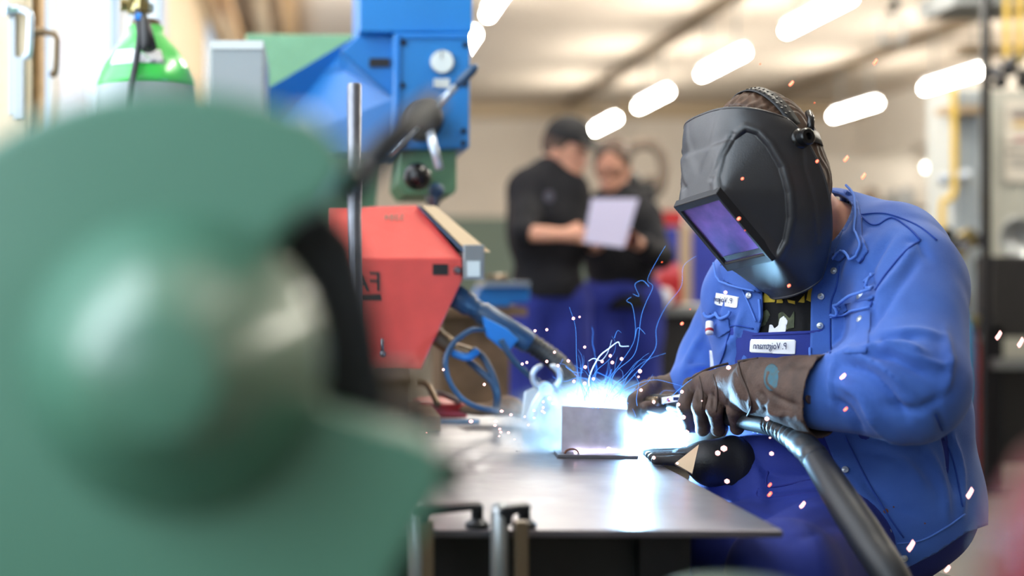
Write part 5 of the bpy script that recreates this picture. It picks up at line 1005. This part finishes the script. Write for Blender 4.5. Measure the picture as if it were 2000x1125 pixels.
for x, y, s, el in ((1541, 1050, 5, 2.2), (1657, 1028, 4.5, 2.2), (1568, 986, 4, 1.8), (1780, 1066, 5, 2.4), (1851, 1111, 4, 1.8), (1895, 963, 4.5, 2.6), (1504, 947, 2.4, 1.6), (1504, 965, 3, 1.6), (1602, 888, 3, 1.5), (1652, 799, 3, 1.4), (1836, 824, 3, 1.8), (1951, 655, 4, 2.4), (1994, 669, 4, 2.6), (1889, 763, 2.6, 2), (1647, 735, 4.5, 1.4)):
    spark(x, y, s, 2.15, 'ember' if s < 3.5 else 'ember_hot', l3, g3, el, .35)
g4_, l4 = 'small red sparks in front of and above the welding mask', 'tiny red-orange spark drifting near the welding mask or under the ceiling'
for x, y, s, el in ((1450, 349, 3, 1), (1596, 315, 3, 1.2), (1443, 427, 4, 1), (1541, 558, 3.4, 1), (1546, 163, 4, 1.6), (1485, 125, 2, 1.2), (1710, 121, 3.4, 2), (1653, 310, 4, 1.8), (1687, 344, 3.6, 2), (1591, 201, 1.4, 1), (1332, 632, 3.4, 1), (1348, 604, 1.6, 1), (1293, 512, 1.6, 1), (1455, 450, 1.4, 1), (1588, 770, 2, 1)):
    spark(x, y, s*.9, 2.2, 'ember' if s > 2.5 else 'ember_dim', l4, g4_, el, .3)
fam = {}
for o, x, y, px, el, m in SP:
    nm, mx_, my_ = min(MARKS, key=lambda k: abs(k[1]-x)+abs(k[2]-y)); dx, dy = x-mx_, y-my_
    d = ('on' if max(abs(dx), abs(dy)) < 9 else 'left of' if abs(dx) > abs(dy) and dx < 0 else 'right of' if abs(dx) > abs(dy) else 'above' if dy < 0 else 'below')
    sz = 'tiny' if px < 2.3 else 'small' if px < 3.6 else 'large'; shp = 'streaked ' if el > 1.3 else 'round '; co = {'ember_hot': 'pink-white', 'ember': 'orange', 'ember_dim': 'dim red'}[m]
    fam.setdefault('%s %s%s spark %s %s' % (sz, shp, co, d, nm), []).append((x, y, o))
ORD = ['leftmost', 'second from the left', 'third from the left', 'fourth from the left', 'fifth from the left', 'sixth from the left', 'seventh from the left', 'eighth from the left']
for k, l in fam.items():
    l.sort(key=lambda v: (v[0], v[1]))
    for i, v in enumerate(l): v[2]['label'] = k+(', %s of %s' % (ORD[i] if i < len(l)-1 or i == 0 else 'rightmost', {2: 'two', 3: 'three', 4: 'four', 5: 'five', 6: 'six'}.get(len(l), 'several')) if len(l) > 1 else '')
# fume threads over the arc; the arc's light is put into emissive colour
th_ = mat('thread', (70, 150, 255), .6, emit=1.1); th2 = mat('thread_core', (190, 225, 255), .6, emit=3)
rg = random.Random(11)
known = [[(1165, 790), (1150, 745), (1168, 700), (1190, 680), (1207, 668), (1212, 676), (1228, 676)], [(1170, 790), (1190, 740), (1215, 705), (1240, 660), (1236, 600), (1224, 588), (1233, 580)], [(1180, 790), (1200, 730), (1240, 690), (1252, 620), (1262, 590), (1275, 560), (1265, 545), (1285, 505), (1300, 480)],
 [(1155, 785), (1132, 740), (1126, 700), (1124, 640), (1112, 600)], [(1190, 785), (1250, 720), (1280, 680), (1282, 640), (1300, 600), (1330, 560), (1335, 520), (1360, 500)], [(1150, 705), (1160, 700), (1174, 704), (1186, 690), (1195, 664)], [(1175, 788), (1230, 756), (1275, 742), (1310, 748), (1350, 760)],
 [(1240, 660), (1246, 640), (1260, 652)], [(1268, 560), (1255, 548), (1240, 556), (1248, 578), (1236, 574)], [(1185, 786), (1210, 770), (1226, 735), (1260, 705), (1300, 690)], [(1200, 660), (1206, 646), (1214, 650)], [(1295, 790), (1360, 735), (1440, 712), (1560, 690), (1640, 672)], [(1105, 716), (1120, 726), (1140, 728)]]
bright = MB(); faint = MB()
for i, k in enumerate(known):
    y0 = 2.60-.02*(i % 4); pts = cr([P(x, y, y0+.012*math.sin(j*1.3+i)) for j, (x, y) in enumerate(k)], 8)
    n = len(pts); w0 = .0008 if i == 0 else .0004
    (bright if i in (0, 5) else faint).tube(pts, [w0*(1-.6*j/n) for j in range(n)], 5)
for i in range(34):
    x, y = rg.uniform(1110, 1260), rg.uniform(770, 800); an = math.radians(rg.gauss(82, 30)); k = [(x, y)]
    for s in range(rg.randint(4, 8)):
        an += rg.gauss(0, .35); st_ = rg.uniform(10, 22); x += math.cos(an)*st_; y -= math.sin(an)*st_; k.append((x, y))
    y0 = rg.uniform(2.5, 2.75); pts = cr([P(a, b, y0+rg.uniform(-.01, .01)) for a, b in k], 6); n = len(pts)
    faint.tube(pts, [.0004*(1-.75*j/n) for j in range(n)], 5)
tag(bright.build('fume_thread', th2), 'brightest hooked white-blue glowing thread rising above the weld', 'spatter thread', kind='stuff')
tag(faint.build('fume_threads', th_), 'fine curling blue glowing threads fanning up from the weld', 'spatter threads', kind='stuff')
# the cloud of fume round the arc: real volume, lit by the arc
sm = bpy.data.materials.new('fume'); sm.use_nodes = True; nt = sm.node_tree; nt.nodes.clear()
ou = nt.nodes.new('ShaderNodeOutputMaterial'); pv = nt.nodes.new('ShaderNodeVolumePrincipled'); tc = nt.nodes.new('ShaderNodeTexCoord'); no = nt.nodes.new('ShaderNodeTexNoise'); ml = nt.nodes.new('ShaderNodeMath'); ln = nt.nodes.new('ShaderNodeVectorMath'); fr2 = nt.nodes.new('ShaderNodeMapRange'); nr2 = nt.nodes.new('ShaderNodeMapRange')
ln.operation = 'LENGTH'; ml.operation = 'MULTIPLY'; mp = nt.nodes.new('ShaderNodeMapping')
no.inputs['Scale'].default_value = 26; no.inputs['Detail'].default_value = 4; no.inputs['Distortion'].default_value = .8
nt.links.new(tc.outputs['Object'], no.inputs['Vector']); nt.links.new(tc.outputs['Object'], mp.inputs['Vector']); mp.inputs['Scale'].default_value = (1/.23, 1/.14, 1/.10)
nt.links.new(mp.outputs['Vector'], ln.inputs[0]); nt.links.new(ln.outputs['Value'], fr2.inputs['Value'])
fr2.inputs['From Min'].default_value = .25; fr2.inputs['From Max'].default_value = 1.; fr2.inputs['To Min'].default_value = 1; fr2.inputs['To Max'].default_value = 0; fr2.interpolation_type = 'SMOOTHSTEP'
nt.links.new(no.outputs['Fac'], nr2.inputs['Value']); nr2.inputs['From Min'].default_value = .40; nr2.inputs['From Max'].default_value = .66; nr2.inputs['To Min'].default_value = .12; nr2.inputs['To Max'].default_value = 1.6
nt.links.new(fr2.outputs[0], ml.inputs[0]); nt.links.new(nr2.outputs[0], ml.inputs[1]); m2 = nt.nodes.new('ShaderNodeMath'); m2.operation = 'MULTIPLY'; m2.inputs[1].default_value = FUME_D
nt.links.new(ml.outputs[0], m2.inputs[0]); nt.links.new(m2.outputs[0], pv.inputs['Density']); pv.inputs['Color'].default_value = (.95, .98, 1, 1); pv.inputs['Anisotropy'].default_value = .0
nt.links.new(pv.outputs[0], ou.inputs['Volume'])
bm = bmesh.new(); bmesh.ops.create_icosphere(bm, subdivisions=3, radius=1); cc = P(1160, 832, 2.69)
V = [(cc.x+v.co.x*.23, cc.y+v.co.y*.14, max(cc.z+v.co.z*.10, TZ+.002)) for v in bm.verts]; Fc = [tuple(v.index for v in f.verts) for f in bm.faces]; bm.free()
o = mk('smoke_cloud', V, Fc, sm, org=cc); tag(o, 'white-blue cloud of welding fume around the work piece', 'smoke', kind='stuff')
